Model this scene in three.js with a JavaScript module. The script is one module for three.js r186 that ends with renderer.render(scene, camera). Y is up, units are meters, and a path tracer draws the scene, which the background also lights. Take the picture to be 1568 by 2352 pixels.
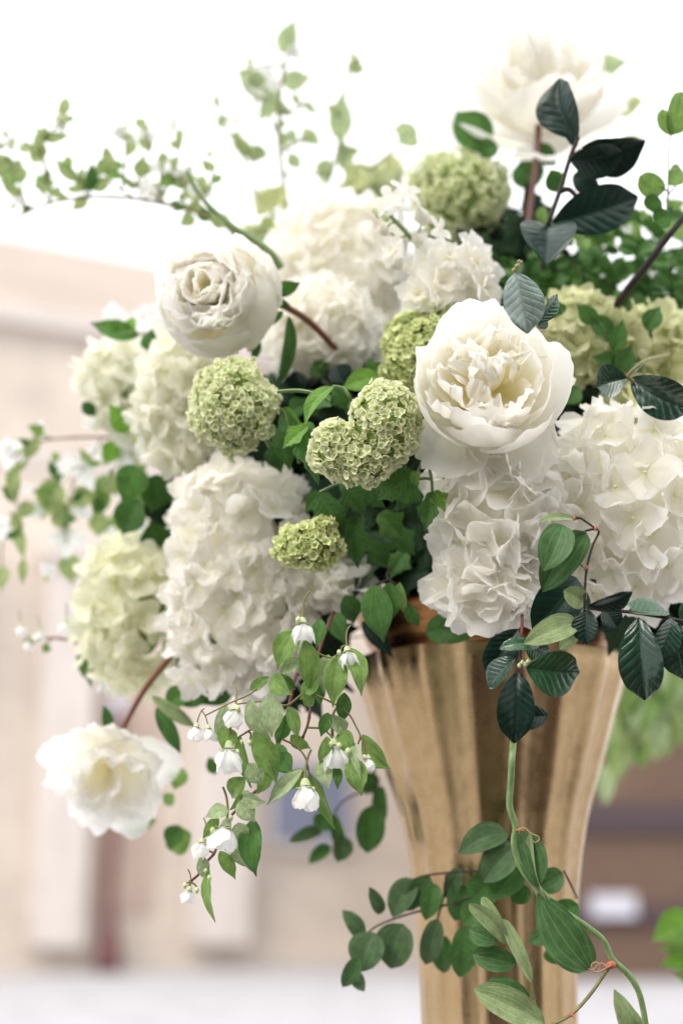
import * as THREE from 'three';
import { mergeGeometries } from 'three/addons/utils/BufferGeometryUtils.js';
import { ImprovedNoise } from 'three/addons/math/ImprovedNoise.js';

// ---------- camera, sky, light, exposure ----------
const scene = new THREE.Scene();
const EYE = new THREE.Vector3(0, 1.5, 0), PITCH = 15 * Math.PI / 180, FOC = 3267;   // FOC: focal length for a frame 2352 units tall
const camera = new THREE.PerspectiveCamera(2 * Math.atan(1176 / FOC) * 180 / Math.PI, 682 / 1024, 0.05, 400);
camera.filmGauge = 36 * 682 / 1024;
camera.position.copy(EYE);
camera.lookAt(EYE.x, EYE.y + Math.sin(PITCH), EYE.z - Math.cos(PITCH));
camera.focus = 1.065; camera.userData.fStop = 1.6;
scene.add(camera);
const renderer = new THREE.WebGLRenderer({ antialias: true });
renderer.setSize(682, 1024);
renderer.toneMapping = THREE.LinearToneMapping;
renderer.toneMappingExposure = 1.95;
renderer.shadowMap.enabled = true;

const nz = new ImprovedNoise();
const SKYL = 0.93;
{ // an even, bright overcast sky
  const W = 256, H = 128, d = new Float32Array(W * H * 4);
  for (let j = 0; j < H; j++) for (let i = 0; i < W; i++) {
    const el = ((j + 0.5) / H - 0.5) * Math.PI, az = (i + 0.5) / W * 2 * Math.PI;
    const x = Math.cos(az) * Math.cos(el), y = Math.sin(el), z = Math.sin(az) * Math.cos(el);
    const n = nz.noise(x * 2, y * 3, z * 2) * 0.06 + nz.noise(x * 5, y * 7, z * 5 + 9) * 0.03;
    const l = SKYL * ((0.86 + 0.2 * Math.max(0, y)) * (1 + n));
    const o = (j * W + i) * 4; d[o] = l * 0.985; d[o + 1] = l * 0.995; d[o + 2] = l * 1.015; d[o + 3] = 1;
  }
  const t = new THREE.DataTexture(d, W, H, THREE.RGBAFormat, THREE.FloatType);
  t.mapping = THREE.EquirectangularReflectionMapping; t.magFilter = THREE.LinearFilter; t.minFilter = THREE.LinearFilter; t.needsUpdate = true;
  scene.background = t; scene.environment = t;
}
const sun = new THREE.DirectionalLight(0xfff6ea, 1.3);
sun.position.set(-4.6, 8, 5); sun.target.position.set(0, 1.5, -1.2);
sun.castShadow = true; sun.shadow.radius = 70;
Object.assign(sun.shadow.camera, { left: -3, right: 3, top: 3, bottom: -3, near: 0.5, far: 40 });
sun.shadow.mapSize.set(2048, 2048);
scene.add(sun, sun.target);

// ---------- helpers ----------
const V = (x, y, z) => new THREE.Vector3(x, y, z);
const RIGHT = V(1, 0, 0), FWD = V(0, Math.sin(PITCH), -Math.cos(PITCH)), UP = V(0, Math.cos(PITCH), Math.sin(PITCH));
const P = (x, y, d) => EYE.clone().addScaledVector(FWD, d).addScaledVector(RIGHT, (x - 784) / FOC * d).addScaledVector(UP, -(y - 1176) / FOC * d);
const PX = (w, d) => w / FOC * d;
const dir = (r, u, t) => V(0, 0, 0).addScaledVector(RIGHT, r).addScaledVector(UP, u).addScaledVector(FWD, -t).normalize();   // right, up, towards the viewer
const G = (x, y) => { const v = FWD.clone().addScaledVector(RIGHT, (x - 784) / FOC).addScaledVector(UP, -(y - 1176) / FOC); return EYE.clone().addScaledVector(v, -EYE.y / v.y); };
function rng(seed) { let a = (seed * 2654435761 + 12345) >>> 0; return () => { a = (a + 0x6D2B79F5) | 0; let t = Math.imul(a ^ (a >>> 15), 1 | a); t = (t + Math.imul(t ^ (t >>> 7), 61 | t)) ^ t; return ((t ^ (t >>> 14)) >>> 0) / 4294967296; }; }
const lerp = THREE.MathUtils.lerp, clamp = THREE.MathUtils.clamp, sst = THREE.MathUtils.smoothstep;
const used = {};
function numbered(n) { const k = used[n] = (used[n] ?? -1) + 1; return k ? n + '_' + String(k).padStart(3, '0') : n; }
function thing(name, label, category, pos, group) {
  const o = new THREE.Group(); o.name = numbered(name); o.position.copy(pos); o.userData = { label, category };
  if (group) o.userData.group = group;
  scene.add(o); return o;
}
function origin(o) { const p = V(0, 0, 0); for (let q = o; q; q = q.parent) p.add(q.position); return p; }
function part(name, geo, mat, parent, pos, quat) {
  const m = new THREE.Mesh(geo, mat); m.name = name; m.castShadow = m.receiveShadow = true;
  if (pos) m.position.copy(pos); if (quat) m.quaternion.copy(quat);
  parent.add(m); return m;
}
function group(name, parent) { const g = new THREE.Group(); g.name = name; parent.add(g); return g; }
function structure(name, geo, mat) { const m = part(name, geo, mat, scene); m.userData.kind = 'structure'; return m; }
function grid(nu, nv, f, col) {   // f(u 0..1, v 0..1) -> [x, y, z]
  const p = [], uv = [], ix = [], c = [];
  for (let j = 0; j <= nv; j++) for (let i = 0; i <= nu; i++) {
    const u = i / nu, v = j / nv; p.push(...f(u, v)); uv.push(u, v); if (col) c.push(...col(u, v));
  }
  for (let j = 0; j < nv; j++) for (let i = 0; i < nu; i++) { const a = j * (nu + 1) + i, b = a + 1, d = a + nu + 1, e = d + 1; ix.push(a, b, e, a, e, d); }
  const g = new THREE.BufferGeometry();
  g.setAttribute('position', new THREE.Float32BufferAttribute(p, 3));
  g.setAttribute('uv', new THREE.Float32BufferAttribute(uv, 2));
  if (col) g.setAttribute('color', new THREE.Float32BufferAttribute(c, 3));
  g.setIndex(ix); g.computeVertexNormals(); return g;
}
function tube(pts, r0, r1, rad = 7, seg, bumps = 0) {   // tapered, with swollen nodes if asked
  const c = new THREE.CatmullRomCurve3(pts), n = seg ?? Math.max(6, pts.length * 5), fr = c.computeFrenetFrames(n, false), L = c.getLength();
  const g = grid(rad, n, (u, v) => {
    const k = Math.round(v * n), q = c.getPointAt(v), a = u * Math.PI * 2;
    let r = lerp(r0, r1, v); if (bumps) r *= 1 + 0.35 * Math.pow(Math.max(0, Math.cos(v * bumps * 2 * Math.PI)), 12);
    return q.addScaledVector(fr.normals[k], -Math.cos(a) * r).addScaledVector(fr.binormals[k], Math.sin(a) * r).toArray();
  });
  const uv = g.attributes.uv; for (let i = 0; i < uv.count; i++) uv.setXY(i, uv.getX(i), uv.getY(i) * L * 40);
  return g;
}
const rel = (parent, pts) => { const o = origin(parent); return pts.map((p) => p.clone().sub(o)); };
const stem = (parent, name, pts, r0, r1, mat, rad = 7, bumps = 0) => part(name, tube(rel(parent, pts), r0, r1, rad, undefined, bumps), mat, parent);
function basisQ(x, y, z) { return new THREE.Quaternion().setFromRotationMatrix(new THREE.Matrix4().makeBasis(x, y, z)); }

// ---------- textures ----------
function tex(w, h, f, srgb, rx = 1, ry = 1) {
  const d = new Uint8Array(w * h * 4);
  for (let j = 0; j < h; j++) for (let i = 0; i < w; i++) { const c = f((i + 0.5) / w, (j + 0.5) / h), o = (j * w + i) * 4; for (let k = 0; k < 3; k++) d[o + k] = clamp(c[k], 0, 1) * 255; d[o + 3] = 255; }
  const t = new THREE.DataTexture(d, w, h); t.magFilter = THREE.LinearFilter; t.minFilter = THREE.LinearFilter; t.wrapS = t.wrapT = THREE.RepeatWrapping; t.repeat.set(rx, ry);
  if (srgb) t.colorSpace = THREE.SRGBColorSpace; t.needsUpdate = true; return t;
}
const fbm = (x, y, z = 0) => nz.noise(x, y, z) * 0.55 + nz.noise(x * 2.1, y * 2.1, z + 7) * 0.28 + nz.noise(x * 4.3, y * 4.3, z + 13) * 0.17;
function veinField(kind, u, v) {   // u -1..1, v 0..1 -> strength of veins 0..1
  const au = Math.abs(u), mid = Math.exp(-Math.pow(au / 0.045, 2));
  let s = 0;
  if (kind === 'pinnate') { const N = 8, ph = v * N - au * 1.9 + 0.15 * au * au, q = Math.abs(ph - Math.round(ph)); s = Math.exp(-Math.pow(q / 0.09, 2)) * (1 - sst(au, 0.82, 1)) * sst(v, 0.03, 0.1); }
  else if (kind === 'parallel') { for (const c of [0.36, 0.72]) { const q = au - c * (0.72 + 0.5 * Math.sin(v * Math.PI)); s = Math.max(s, Math.exp(-Math.pow(q / 0.04, 2))); } }
  else { for (const c of [0.45]) { const q = au - c * Math.pow(Math.sin(Math.min(1, v * 1.15) * Math.PI * 0.5), 0.7) * 1.3; s = Math.max(s, 0.9 * Math.exp(-Math.pow(q / 0.05, 2))); } const ph = v * 9 - au * 1.2, q = Math.abs(ph - Math.round(ph)); s = Math.max(s, 0.45 * Math.exp(-Math.pow(q / 0.07, 2))); }
  return Math.max(mid, s * 0.8);
}
const S = (r, g, b) => [r / 255, g / 255, b / 255];
function leafMaps(kind, base, vein, spot, seed) {
  const map = tex(128, 256, (a, v) => {
    const u = a * 2 - 1, k = veinField(kind, u, v), n = fbm(u * 2.2 + seed, v * 5, seed) * 0.5 + fbm(u * 11, v * 22, seed + 3) * 0.35;
    const e = sst(Math.abs(u), 0.93, 1) * 0.25, br = sst(fbm(u * 3 + 5, v * 6 + seed, 2.5), 0.33, 0.5) * spot;
    return base.map((c, i) => lerp(lerp(c * (1 + n * 0.55), vein[i], k * 0.5 + e), [0.36, 0.27, 0.14][i], br));
  }, true);
  const bump = tex(128, 256, (a, v) => { const u = a * 2 - 1, k = veinField(kind, u, v), n = fbm(u * 9, v * 20, seed) * 0.16; return Array(3).fill(0.6 - 0.5 * k + n); });
  return { map, bump };
}
const MT = {};
function leafMat(name, kind, base, vein, o = {}) {
  const { map, bump } = leafMaps(kind, base, vein, o.spot ?? 0.25, Object.keys(MT).length * 3.7);
  MT[name] = new THREE.MeshPhysicalMaterial({ name, map, bumpMap: bump, bumpScale: o.bump ?? 0.0005, roughness: o.gloss ? (o.ro ?? 0.3) : 0.92, transmission: o.gloss ? 0 : (o.tr ?? 0.38), thickness: 0, clearcoat: o.coat ?? (o.gloss ? 0.25 : 0.12), clearcoatRoughness: o.cr ?? 0.35, specularIntensity: o.spec ?? 0.9, side: THREE.DoubleSide });
}
leafMat('gardenia_leaf', 'pinnate', S(22, 60, 42), S(62, 100, 72), { gloss: 1, bump: 0.0007, spot: 0.03, spec: 1, coat: 0.9, cr: 0.14, ro: 0.26 });
leafMat('gardenia_dark', 'pinnate', S(12, 42, 32), S(26, 60, 46), { gloss: 1, bump: 0.0004, spot: 0.03, spec: 0.55, coat: 0.25, ro: 0.34, cr: 0.25 });
leafMat('gardenia_mid', 'pinnate', S(34, 82, 44), S(78, 120, 78), { gloss: 1, bump: 0.0006, spot: 0.03, coat: 1, cr: 0.15, ro: 0.26 });
leafMat('gardenia_painted_sheen', 'pinnate', S(122, 142, 132), S(172, 184, 172), { gloss: 1, bump: 0.0009, spot: 0.02, coat: 1, cr: 0.3, ro: 0.35 });  // pale base colour carries the sky reflection on the leaf
leafMat('mock_far_veil', 'three', S(156, 174, 112), S(184, 198, 142), { tr: 0.55, coat: 0 });  // sky glow over far leaves mixed into a lighter leaf colour
leafMat('mock_faint_veil', 'three', S(172, 190, 140), S(194, 206, 164), { tr: 0.6, coat: 0 });  // paler still, with more of the bright sky veil painted in
leafMat('deep_shade', 'pinnate', S(28, 58, 31), S(46, 80, 44), { tr: 0.1, coat: 0.1 });  // leaf colour darkened to hold the shade between the heads
leafMat('mock_leaf', 'three', S(122, 158, 76), S(164, 190, 114), { tr: 0.45 });
leafMat('mock_pale', 'three', S(166, 186, 138), S(200, 212, 172), { tr: 0.4, coat: 0 });
leafMat('mock_deep', 'three', S(72, 118, 48), S(116, 154, 80), { tr: 0.3 });
leafMat('vib_leaf', 'pinnate', S(70, 118, 42), S(118, 156, 78), { tr: 0.35, coat: 0.2 });
leafMat('vib_bright', 'pinnate', S(110, 160, 52), S(160, 194, 98), { tr: 0.45, coat: 0.2 });
leafMat('vib_dark', 'pinnate', S(58, 102, 38), S(92, 136, 62), { tr: 0.22, coat: 0.2 });
leafMat('smilax_leaf', 'parallel', S(60, 98, 48), S(122, 152, 94), { tr: 0.15, coat: 0.3 });
leafMat('smilax_pale', 'parallel', S(138, 158, 106), S(182, 194, 146), { tr: 0.3, coat: 0.15 });
leafMat('smilax_dim', 'parallel', S(66, 96, 56), S(108, 134, 88), { tr: 0.2, coat: 0.2 });
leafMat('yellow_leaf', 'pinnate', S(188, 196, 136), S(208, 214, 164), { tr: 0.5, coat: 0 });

const phys = (name, c, o = {}) => MT[name] = new THREE.MeshPhysicalMaterial({ name, color: new THREE.Color().setRGB(...c), roughness: 0.95, side: THREE.DoubleSide, ...o });
const crinkle = tex(128, 128, (a, b) => { const n = fbm(a * 6, b * 3, 1) * 0.5 + Math.abs(fbm(a * 14, b * 4, 4)) * 0.6; return Array(3).fill(0.5 + n * 0.5); });
phys('peony_petal', [0.99, 0.98, 0.95], { transmission: 0.72, thickness: 0, vertexColors: true, bumpMap: crinkle, bumpScale: 0.0006, specularIntensity: 0.35 });
const sepalVein = tex(128, 128, (a, v) => { const u = a * 2 - 1, q = Math.abs(u) / (0.25 + v), ph = q * 3.2, w = Math.abs(ph - Math.round(ph)); return Array(3).fill(0.6 - 0.3 * Math.exp(-Math.pow(w / 0.12, 2)) + fbm(u * 7, v * 7, 2) * 0.4); });
phys('hydrangea_white', [0.99, 0.975, 0.935], { transmission: 0.72, thickness: 0, vertexColors: true, bumpMap: sepalVein, bumpScale: 0.0004, specularIntensity: 0.4 });
phys('hydrangea_cream', [0.975, 0.965, 0.87], { transmission: 0.65, thickness: 0, vertexColors: true, bumpMap: sepalVein, bumpScale: 0.0004, specularIntensity: 0.4 });
phys('hydrangea_green', [0.95, 0.945, 0.79], { transmission: 0.6, thickness: 0, vertexColors: true, bumpMap: sepalVein, bumpScale: 0.0004, specularIntensity: 0.4 });
phys('hydrangea_olive', [0.80, 0.81, 0.52], { transmission: 0.36, thickness: 0, vertexColors: true, bumpMap: sepalVein, bumpScale: 0.0004, specularIntensity: 0.4 });
phys('vib_petal', [0.96, 0.95, 0.74], { transmission: 0.45, thickness: 0, vertexColors: true, specularIntensity: 0.4 });
phys('vib_petal_pale', [0.95, 0.95, 0.78], { transmission: 0.5, thickness: 0, vertexColors: true, specularIntensity: 0.3 });
phys('vib_petal_deep', [0.86, 0.88, 0.54], { transmission: 0.3, thickness: 0, vertexColors: true, specularIntensity: 0.4 });
phys('green_core', [0.2, 0.28, 0.07]);
phys('cream_core', [0.86, 0.84, 0.72]);
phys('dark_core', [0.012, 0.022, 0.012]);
phys('mock_petal', [0.98, 0.98, 0.97], { transmission: 0.55, thickness: 0, bumpMap: sepalVein, bumpScale: 0.0003 });
phys('olive_core', [0.06, 0.08, 0.02]);
phys('calyx', [0.5, 0.57, 0.33], { roughness: 0.7 });
phys('bud_green', [0.55, 0.63, 0.34], { roughness: 0.65 });
phys('stamen', [0.8, 0.6, 0.18]);
const barkT = (r, g, b, s) => tex(64, 128, (a, v) => { const n = fbm(a * 4, v * 3, s) * 0.3 + fbm(a * 12, v * 6, s + 4) * 0.2; return S(r, g, b).map((c) => c * (1 + n)); }, true);
phys('stem_brown', [1, 1, 1], { map: barkT(120, 74, 52, 1), roughness: 0.6 });
phys('stem_red', [1, 1, 1], { map: barkT(94, 48, 41, 5), roughness: 0.5 });
phys('stem_dark', [1, 1, 1], { map: barkT(52, 40, 38, 9), roughness: 0.7 });
phys('stem_green', [1, 1, 1], { map: barkT(112, 138, 84, 3), roughness: 0.45, clearcoat: 0.2 });
phys('stem_olive', [1, 1, 1], { map: barkT(130, 124, 76, 6), roughness: 0.6 });
phys('node_red', [0.42, 0.13, 0.07], { roughness: 0.6 });
phys('tendril', [0.5, 0.3, 0.16], { roughness: 0.6 });

// ---------- leaves ----------
const SPEC = {   // a, b: how the outline rises and falls; k: corrugation depth; teeth; lobes
  gardenia: { a: 0.78, b: 0.72, tip: 0.09, rib: 0.02, nu: 14, nv: 40 },
  mock: { a: 0.8, b: 1.2, tip: 0.16, rib: 0.007, nu: 10, nv: 22 },
  smilax: { a: 0.5, b: 0.72, tip: 0.08, rib: 0.0, nu: 8, nv: 18 },
  round: { a: 0.62, b: 0.5, tip: 0.03, rib: 0.003, nu: 8, nv: 16 },
  slender: { a: 0.72, b: 0.85, tip: 0.1, rib: 0.002, nu: 6, nv: 16 },
  viburnum: { a: 0.5, b: 0.8, tip: 0.08, rib: 0.012, nu: 12, nv: 44, teeth: 0.13, lobe: 0.55 },
};
function leafGeo(sp, L, W, o, seed) {
  const q = SPEC[sp], r = rng(seed + 17), mx = Math.pow(q.a / (q.a + q.b), q.a) * Math.pow(q.b / (q.a + q.b), q.b), s1 = r() * 40, wav = (o.wave ?? 0.03) * (0.7 + r() * 0.6);
  const half = (v) => {
    let w = Math.pow(v, q.a) * Math.pow(1 - v, q.b) / mx;
    w = w * (1 - 0.35 * sst(v, 1 - q.tip * 2.2, 1));
    if (q.lobe) w *= 0.72 + q.lobe * (Math.exp(-Math.pow((v - 0.42) / 0.1, 2)) + 0.35 * Math.exp(-Math.pow((v - 0.72) / 0.08, 2)));
    if (q.teeth) w *= 1 - q.teeth * ((v * 13) % 1) * sst(v, 0.08, 0.2);
    return w * W / 2 + 0.0004;
  };
  const rib = q.rib * (o.rib ?? 1), fold = o.fold ?? 0.22 + r() * 0.22, bow = o.bow ?? 0.05 + r() * 0.09, side = o.side ?? (r() - 0.5) * 0.06, tw = o.twist ?? (r() - 0.5) * 0.5, curl = o.curl ?? 0;
  return grid(q.nu, q.nv, (a, v) => {
    const u = a * 2 - 1, w = half(v), au = Math.abs(u);
    let x = u * w, y = v * L - (q.lobe ? au * au * L * 0.05 * Math.sin(v * 9) : 0), z = fold * au * w;
    if (curl) { const al = curl * au; z = w * (1 - Math.cos(al)) / curl * 1.0 + z; x = Math.sign(u) * w * Math.sin(al) / curl; }
    const ph = v * 8 - au * 1.9 + 0.15 * au * au;
    z += rib * L * Math.pow(Math.abs(Math.sin(Math.PI * ph)), 0.6) * (1 - sst(au, 0.75, 1)) * sst(au, 0.0, 0.25) * sst(v, 0.03, 0.15);
    z += wav * L * nz.noise(u * 1.4 + s1, v * 3.2, s1) * (0.3 + au) + wav * 0.5 * L * nz.noise(u * 2 + s1, v * 8, s1 + 5) * au;
    const t = (v - 0.5) * tw, cx = x * Math.cos(t) - z * Math.sin(t), cz = x * Math.sin(t) + z * Math.cos(t);
    return [cx + 4 * side * L * v * (1 - v), y, cz + 4 * bow * L * v * (1 - v)];
  });
}
let leafSeed = 1;
function leafW(parent, mat, sp, b, t, W, o = {}) {   // world points
  const Y = t.clone().sub(b), L = Y.length(); Y.normalize();
  let Z = (o.n ? o.n.clone() : EYE.clone().sub(b)); Z.addScaledVector(Y, -Z.dot(Y)).normalize();
  if (!(Z.lengthSq() > 0.5)) Z = V(0, 1, 0).addScaledVector(Y, -Y.y).normalize();
  Z.applyAxisAngle(Y, o.roll ?? 0);
  const X = Y.clone().cross(Z);
  return part(o.name ?? 'leaf', leafGeo(sp, L, W, o, leafSeed++), MT[mat], parent, b.clone().sub(origin(parent)), basisQ(X, Y, Z));
}
// lists of leaves: [bx, by, tx, ty, w, mat, opts]; opts.d base depth, opts.dt extra depth at the tip
function leaves(parent, sp, list, d, tr, o0 = {}) {
  const R = rng(list.length * 7 + Math.round(d * 1000));
  for (const [bx, by, tx, ty, w, mat, o = {}] of list) {
    const [x0, y0] = tr(bx, by), [x1, y1] = tr(tx, ty), db = (o.d ?? d) + (R() - 0.5) * (o0.spread ?? 0.012), dt = db + (o.dt ?? (R() - 0.5) * (o0.tipSpread ?? 0.024));
    const ro = o.roll ?? (R() - 0.5) * 0.7, W = PX(w * tr.k, db) / Math.max(0.5, Math.cos(ro));
    leafW(parent, mat, o.sp ?? sp, P(x0, y0, db), P(x1, y1, dt), W, { ...o0, ...o, roll: ro });
  }
}
const tile = (x0, y0, k) => Object.assign((x, y) => [x0 + k * x, y0 + k * y], { k });
const T0 = tile(0, 0, 1), T1 = tile(0, 0, 0.5), T2 = tile(784, 0, 0.5), T3 = tile(0, 689, 0.5), T4 = tile(784, 689, 0.5), T5 = tile(0, 1454.7, 0.5), T6 = tile(784, 1454.7, 0.5);
const TT = tile(398.1, 1401, 0.3418), TU = tile(957, 995.3, 0.3896), TW = tile(765.6, 1339.8, 0.4394), TY = tile(650.8, 842.2, 0.2441), TQ = tile(344.5, 497.6, 0.2197);
const path = (tr, pts, d, dEnd) => pts.map(([x, y, dd], i) => { const [X, Y] = tr(x, y); return P(X, Y, dd ?? lerp(d, dEnd ?? d, i / (pts.length - 1))); });
// ---------- ground and buildings ----------
{
  const pave = tex(256, 256, (a, b) => { const n = fbm(a * 6, b * 6, 3) * 0.14 + fbm(a * 30, b * 30, 8) * 0.12; return [0.68 + n, 0.675 + n, 0.69 + n]; }, true, 1, 1);
  const g = new THREE.PlaneGeometry(260, 260); g.rotateX(-Math.PI / 2); g.translate(0, 0, -60);
  const uv = g.attributes.uv; for (let i = 0; i < uv.count; i++) uv.setXY(i, uv.getX(i) * 65, uv.getY(i) * 65);
  structure('ground', g, new THREE.MeshStandardMaterial({ name: 'pale_paving', map: pave, roughness: 0.9 }));
}
const stoneT = (r, g, b, s) => tex(256, 256, (x, y) => { const n = fbm(x * 4, y * 4, s) * 0.12 + fbm(x * 22, y * 22, s + 2) * 0.1; return S(r, g, b).map((c) => c * (1 + n)); }, true);
phys('stone_pink', [1, 1, 1], { map: stoneT(203, 189, 177, 1), roughness: 0.9 });
phys('stone_light', [1, 1, 1], { map: stoneT(207, 198, 192, 4), roughness: 0.9 });
phys('stone_warm', [1, 1, 1], { map: stoneT(206, 194, 182, 6), roughness: 0.9 });
phys('stone_dim', [1, 1, 1], { map: stoneT(192, 171, 158, 8), roughness: 0.9 });
phys('window_glass', [0.2, 0.22, 0.3], { roughness: 0.15 });
phys('post_red', [0.13, 0.045, 0.045], { roughness: 0.5 });
phys('timber', [1, 1, 1], { map: stoneT(100, 79, 66, 11), roughness: 0.8 });
phys('timber_dark', [1, 1, 1], { map: stoneT(72, 59, 64, 13), roughness: 0.8 });
phys('white_paint', [0.55, 0.55, 0.62], { roughness: 0.5 });
const box = (w, h, d, x, y, z) => new THREE.BoxGeometry(w, h, d).translate(x, y, z);
{
  const A = G(0, 2236), B = G(1010, 2213), ab = B.clone().sub(A), len = ab.length(), yaw = -Math.atan2(ab.z, ab.x);
  const t = thing('stone_building', 'pale pink stone building with a deep cornice, out of focus behind the flowers', 'building', A);
  t.rotation.y = yaw;
  const X0 = -6, X1 = len + 0.35;
  const at = (px) => { const q = G(px, 2225), n = ab.clone().normalize(); return q.sub(A).dot(n); };
  const w = X1 - X0, cx = (X0 + X1) / 2;
  part('wall', box(w, 13.3, 8, cx, 6.65, -4), MT.stone_warm, t);
  part('cornice', box(w + 0.5, 0.42, 8.7, cx, 13.51, -4), MT.stone_light, t);
  part('parapet', box(w + 0.2, 1.6, 8.3, cx, 14.52, -4), MT.stone_pink, t);
  part('frieze', box(w + 0.1, 0.3, 8.16, cx, 10.4, -4), MT.stone_light, t);
  part('plinth', box(w + 0.14, 0.5, 8.2, cx, 0.25, -4), MT.stone_warm, t);
  for (const [a, b] of [[-330, -190], [10, 135], [410, 560]]) { const x = at(a), x2 = at(b); part('pilaster', box(x2 - x, 7.6, 0.6, (x + x2) / 2, 4.3, 0.3), MT.stone_light, t); part('capital', box(x2 - x + 0.3, 0.5, 0.8, (x + x2) / 2, 8.35, 0.4), MT.stone_light, t); }
  const x = at(165), x2 = at(330); part('doorway', box(x2 - x, 4.6, 0.12, (x + x2) / 2, 3.4, 0.02), MT.stone_dim, t);
  for (const [a, b, y0, y1] of [[640, 860, 2.55, 4.2]]) {
    const p0 = at(a), p1 = at(b), f = part('window', box(p1 - p0 + 0.3, y1 - y0 + 0.3, 0.2, (p0 + p1) / 2, (y0 + y1) / 2, 0.1), MT.stone_light, t);
    part('pane', box(p1 - p0, y1 - y0, 0.06, (p0 + p1) / 2, (y0 + y1) / 2, 0.2), MT.window_glass, f);
  }
}
{
  const b = G(248, 2234), t = thing('lamp_post', 'dark red lamp post with a flared foot in front of the pale building', 'lamp post', b.multiplyScalar(1));
  const k = -b.z / FOC;
  const prof = [[0.001, 0], [30, 0], [29, 20], [26, 50], [21, 80], [15, 115], [13, 150], [12.5, 340], [12, 560]].map(([r, y]) => new THREE.Vector2(r * k, y * k));
  part('post', new THREE.LatheGeometry(prof, 20), MT.post_red, t);
  const h = 560 * k;
  part('arm', new THREE.CylinderGeometry(3 * k, 3 * k, 70 * k, 10).rotateZ(Math.PI / 2).translate(0, h - 8 * k, 0), MT.post_red, t);
  part('lantern', new THREE.LatheGeometry([[0.001, 0], [14, 2], [22, 40], [10, 52], [2, 62], [0.001, 64]].map(([r, y]) => new THREE.Vector2(r * k, h + y * k)), 12), MT.white_paint, t);
}
{
  const A = G(1190, 2252), B = G(1800, 2246), ab = B.clone().sub(A), len = ab.length(), yaw = -Math.atan2(ab.z, ab.x);
  const t = thing('timber_building', 'dark brown building with horizontal bands, blurred to the right of the urn', 'building', A);
  t.rotation.y = yaw;
  const k = 1.5 / (2249 - 2051), H = (y) => (2249 - y) * k;
  part('wall', box(len, H(1300), 6, len / 2, H(1300) / 2, -3), MT.timber, t);
  part('roof', box(len + 1, 0.3, 7, len / 2, H(1300) + 0.15, -3), MT.timber_dark, t);
  for (const [y0, y1] of [[1905, 1840], [2120, 2080], [1640, 1600]]) part('band', box(len + 0.06, H(y1) - H(y0), 0.16, len / 2, (H(y0) + H(y1)) / 2, 0.08), MT.timber_dark, t);
  const x0 = (1350 - 1190) / 610 * len, x1 = (1450 - 1190) / 610 * len;
  part('white_panel', box(x1 - x0, H(2055) - H(2105), 0.1, (x0 + x1) / 2, (H(2055) + H(2105)) / 2, 0.25), MT.white_paint, t);
}

{ // added behind the viewer: dark timber arcade and brown terrace, darkening the urn reflection
  const t = thing('added_arcade', 'dark brown timber building added unseen behind the viewer to darken the urn reflection', 'building', V(1.5, 0, 9));
  phys('added_arcade_dark', [1, 1, 1], { map: stoneT(58, 46, 40, 17), roughness: 0.8 });
  part('wall', box(26, 5.0, 3, 0, 2.5, 1.5), MT.added_arcade_dark, t);
  part('roof', box(27, 0.25, 4.4, 0, 5.12, 1.0), MT.timber, t);
  for (let k = 0; k < 9; k++) part('post', box(0.3, 4.4, 0.3, -11 + k * 2.75, 2.2, -0.9), MT.timber, t);
  const g = new THREE.BoxGeometry(4.6, 0.08, 7.4); g.translate(1.1, 0.04, 2.0);
  phys('added_terrace_brown', [1, 1, 1], { map: stoneT(56, 44, 37, 15), roughness: 0.8 });
  structure('added_terrace', g, MT.added_terrace_brown);
}

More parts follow.
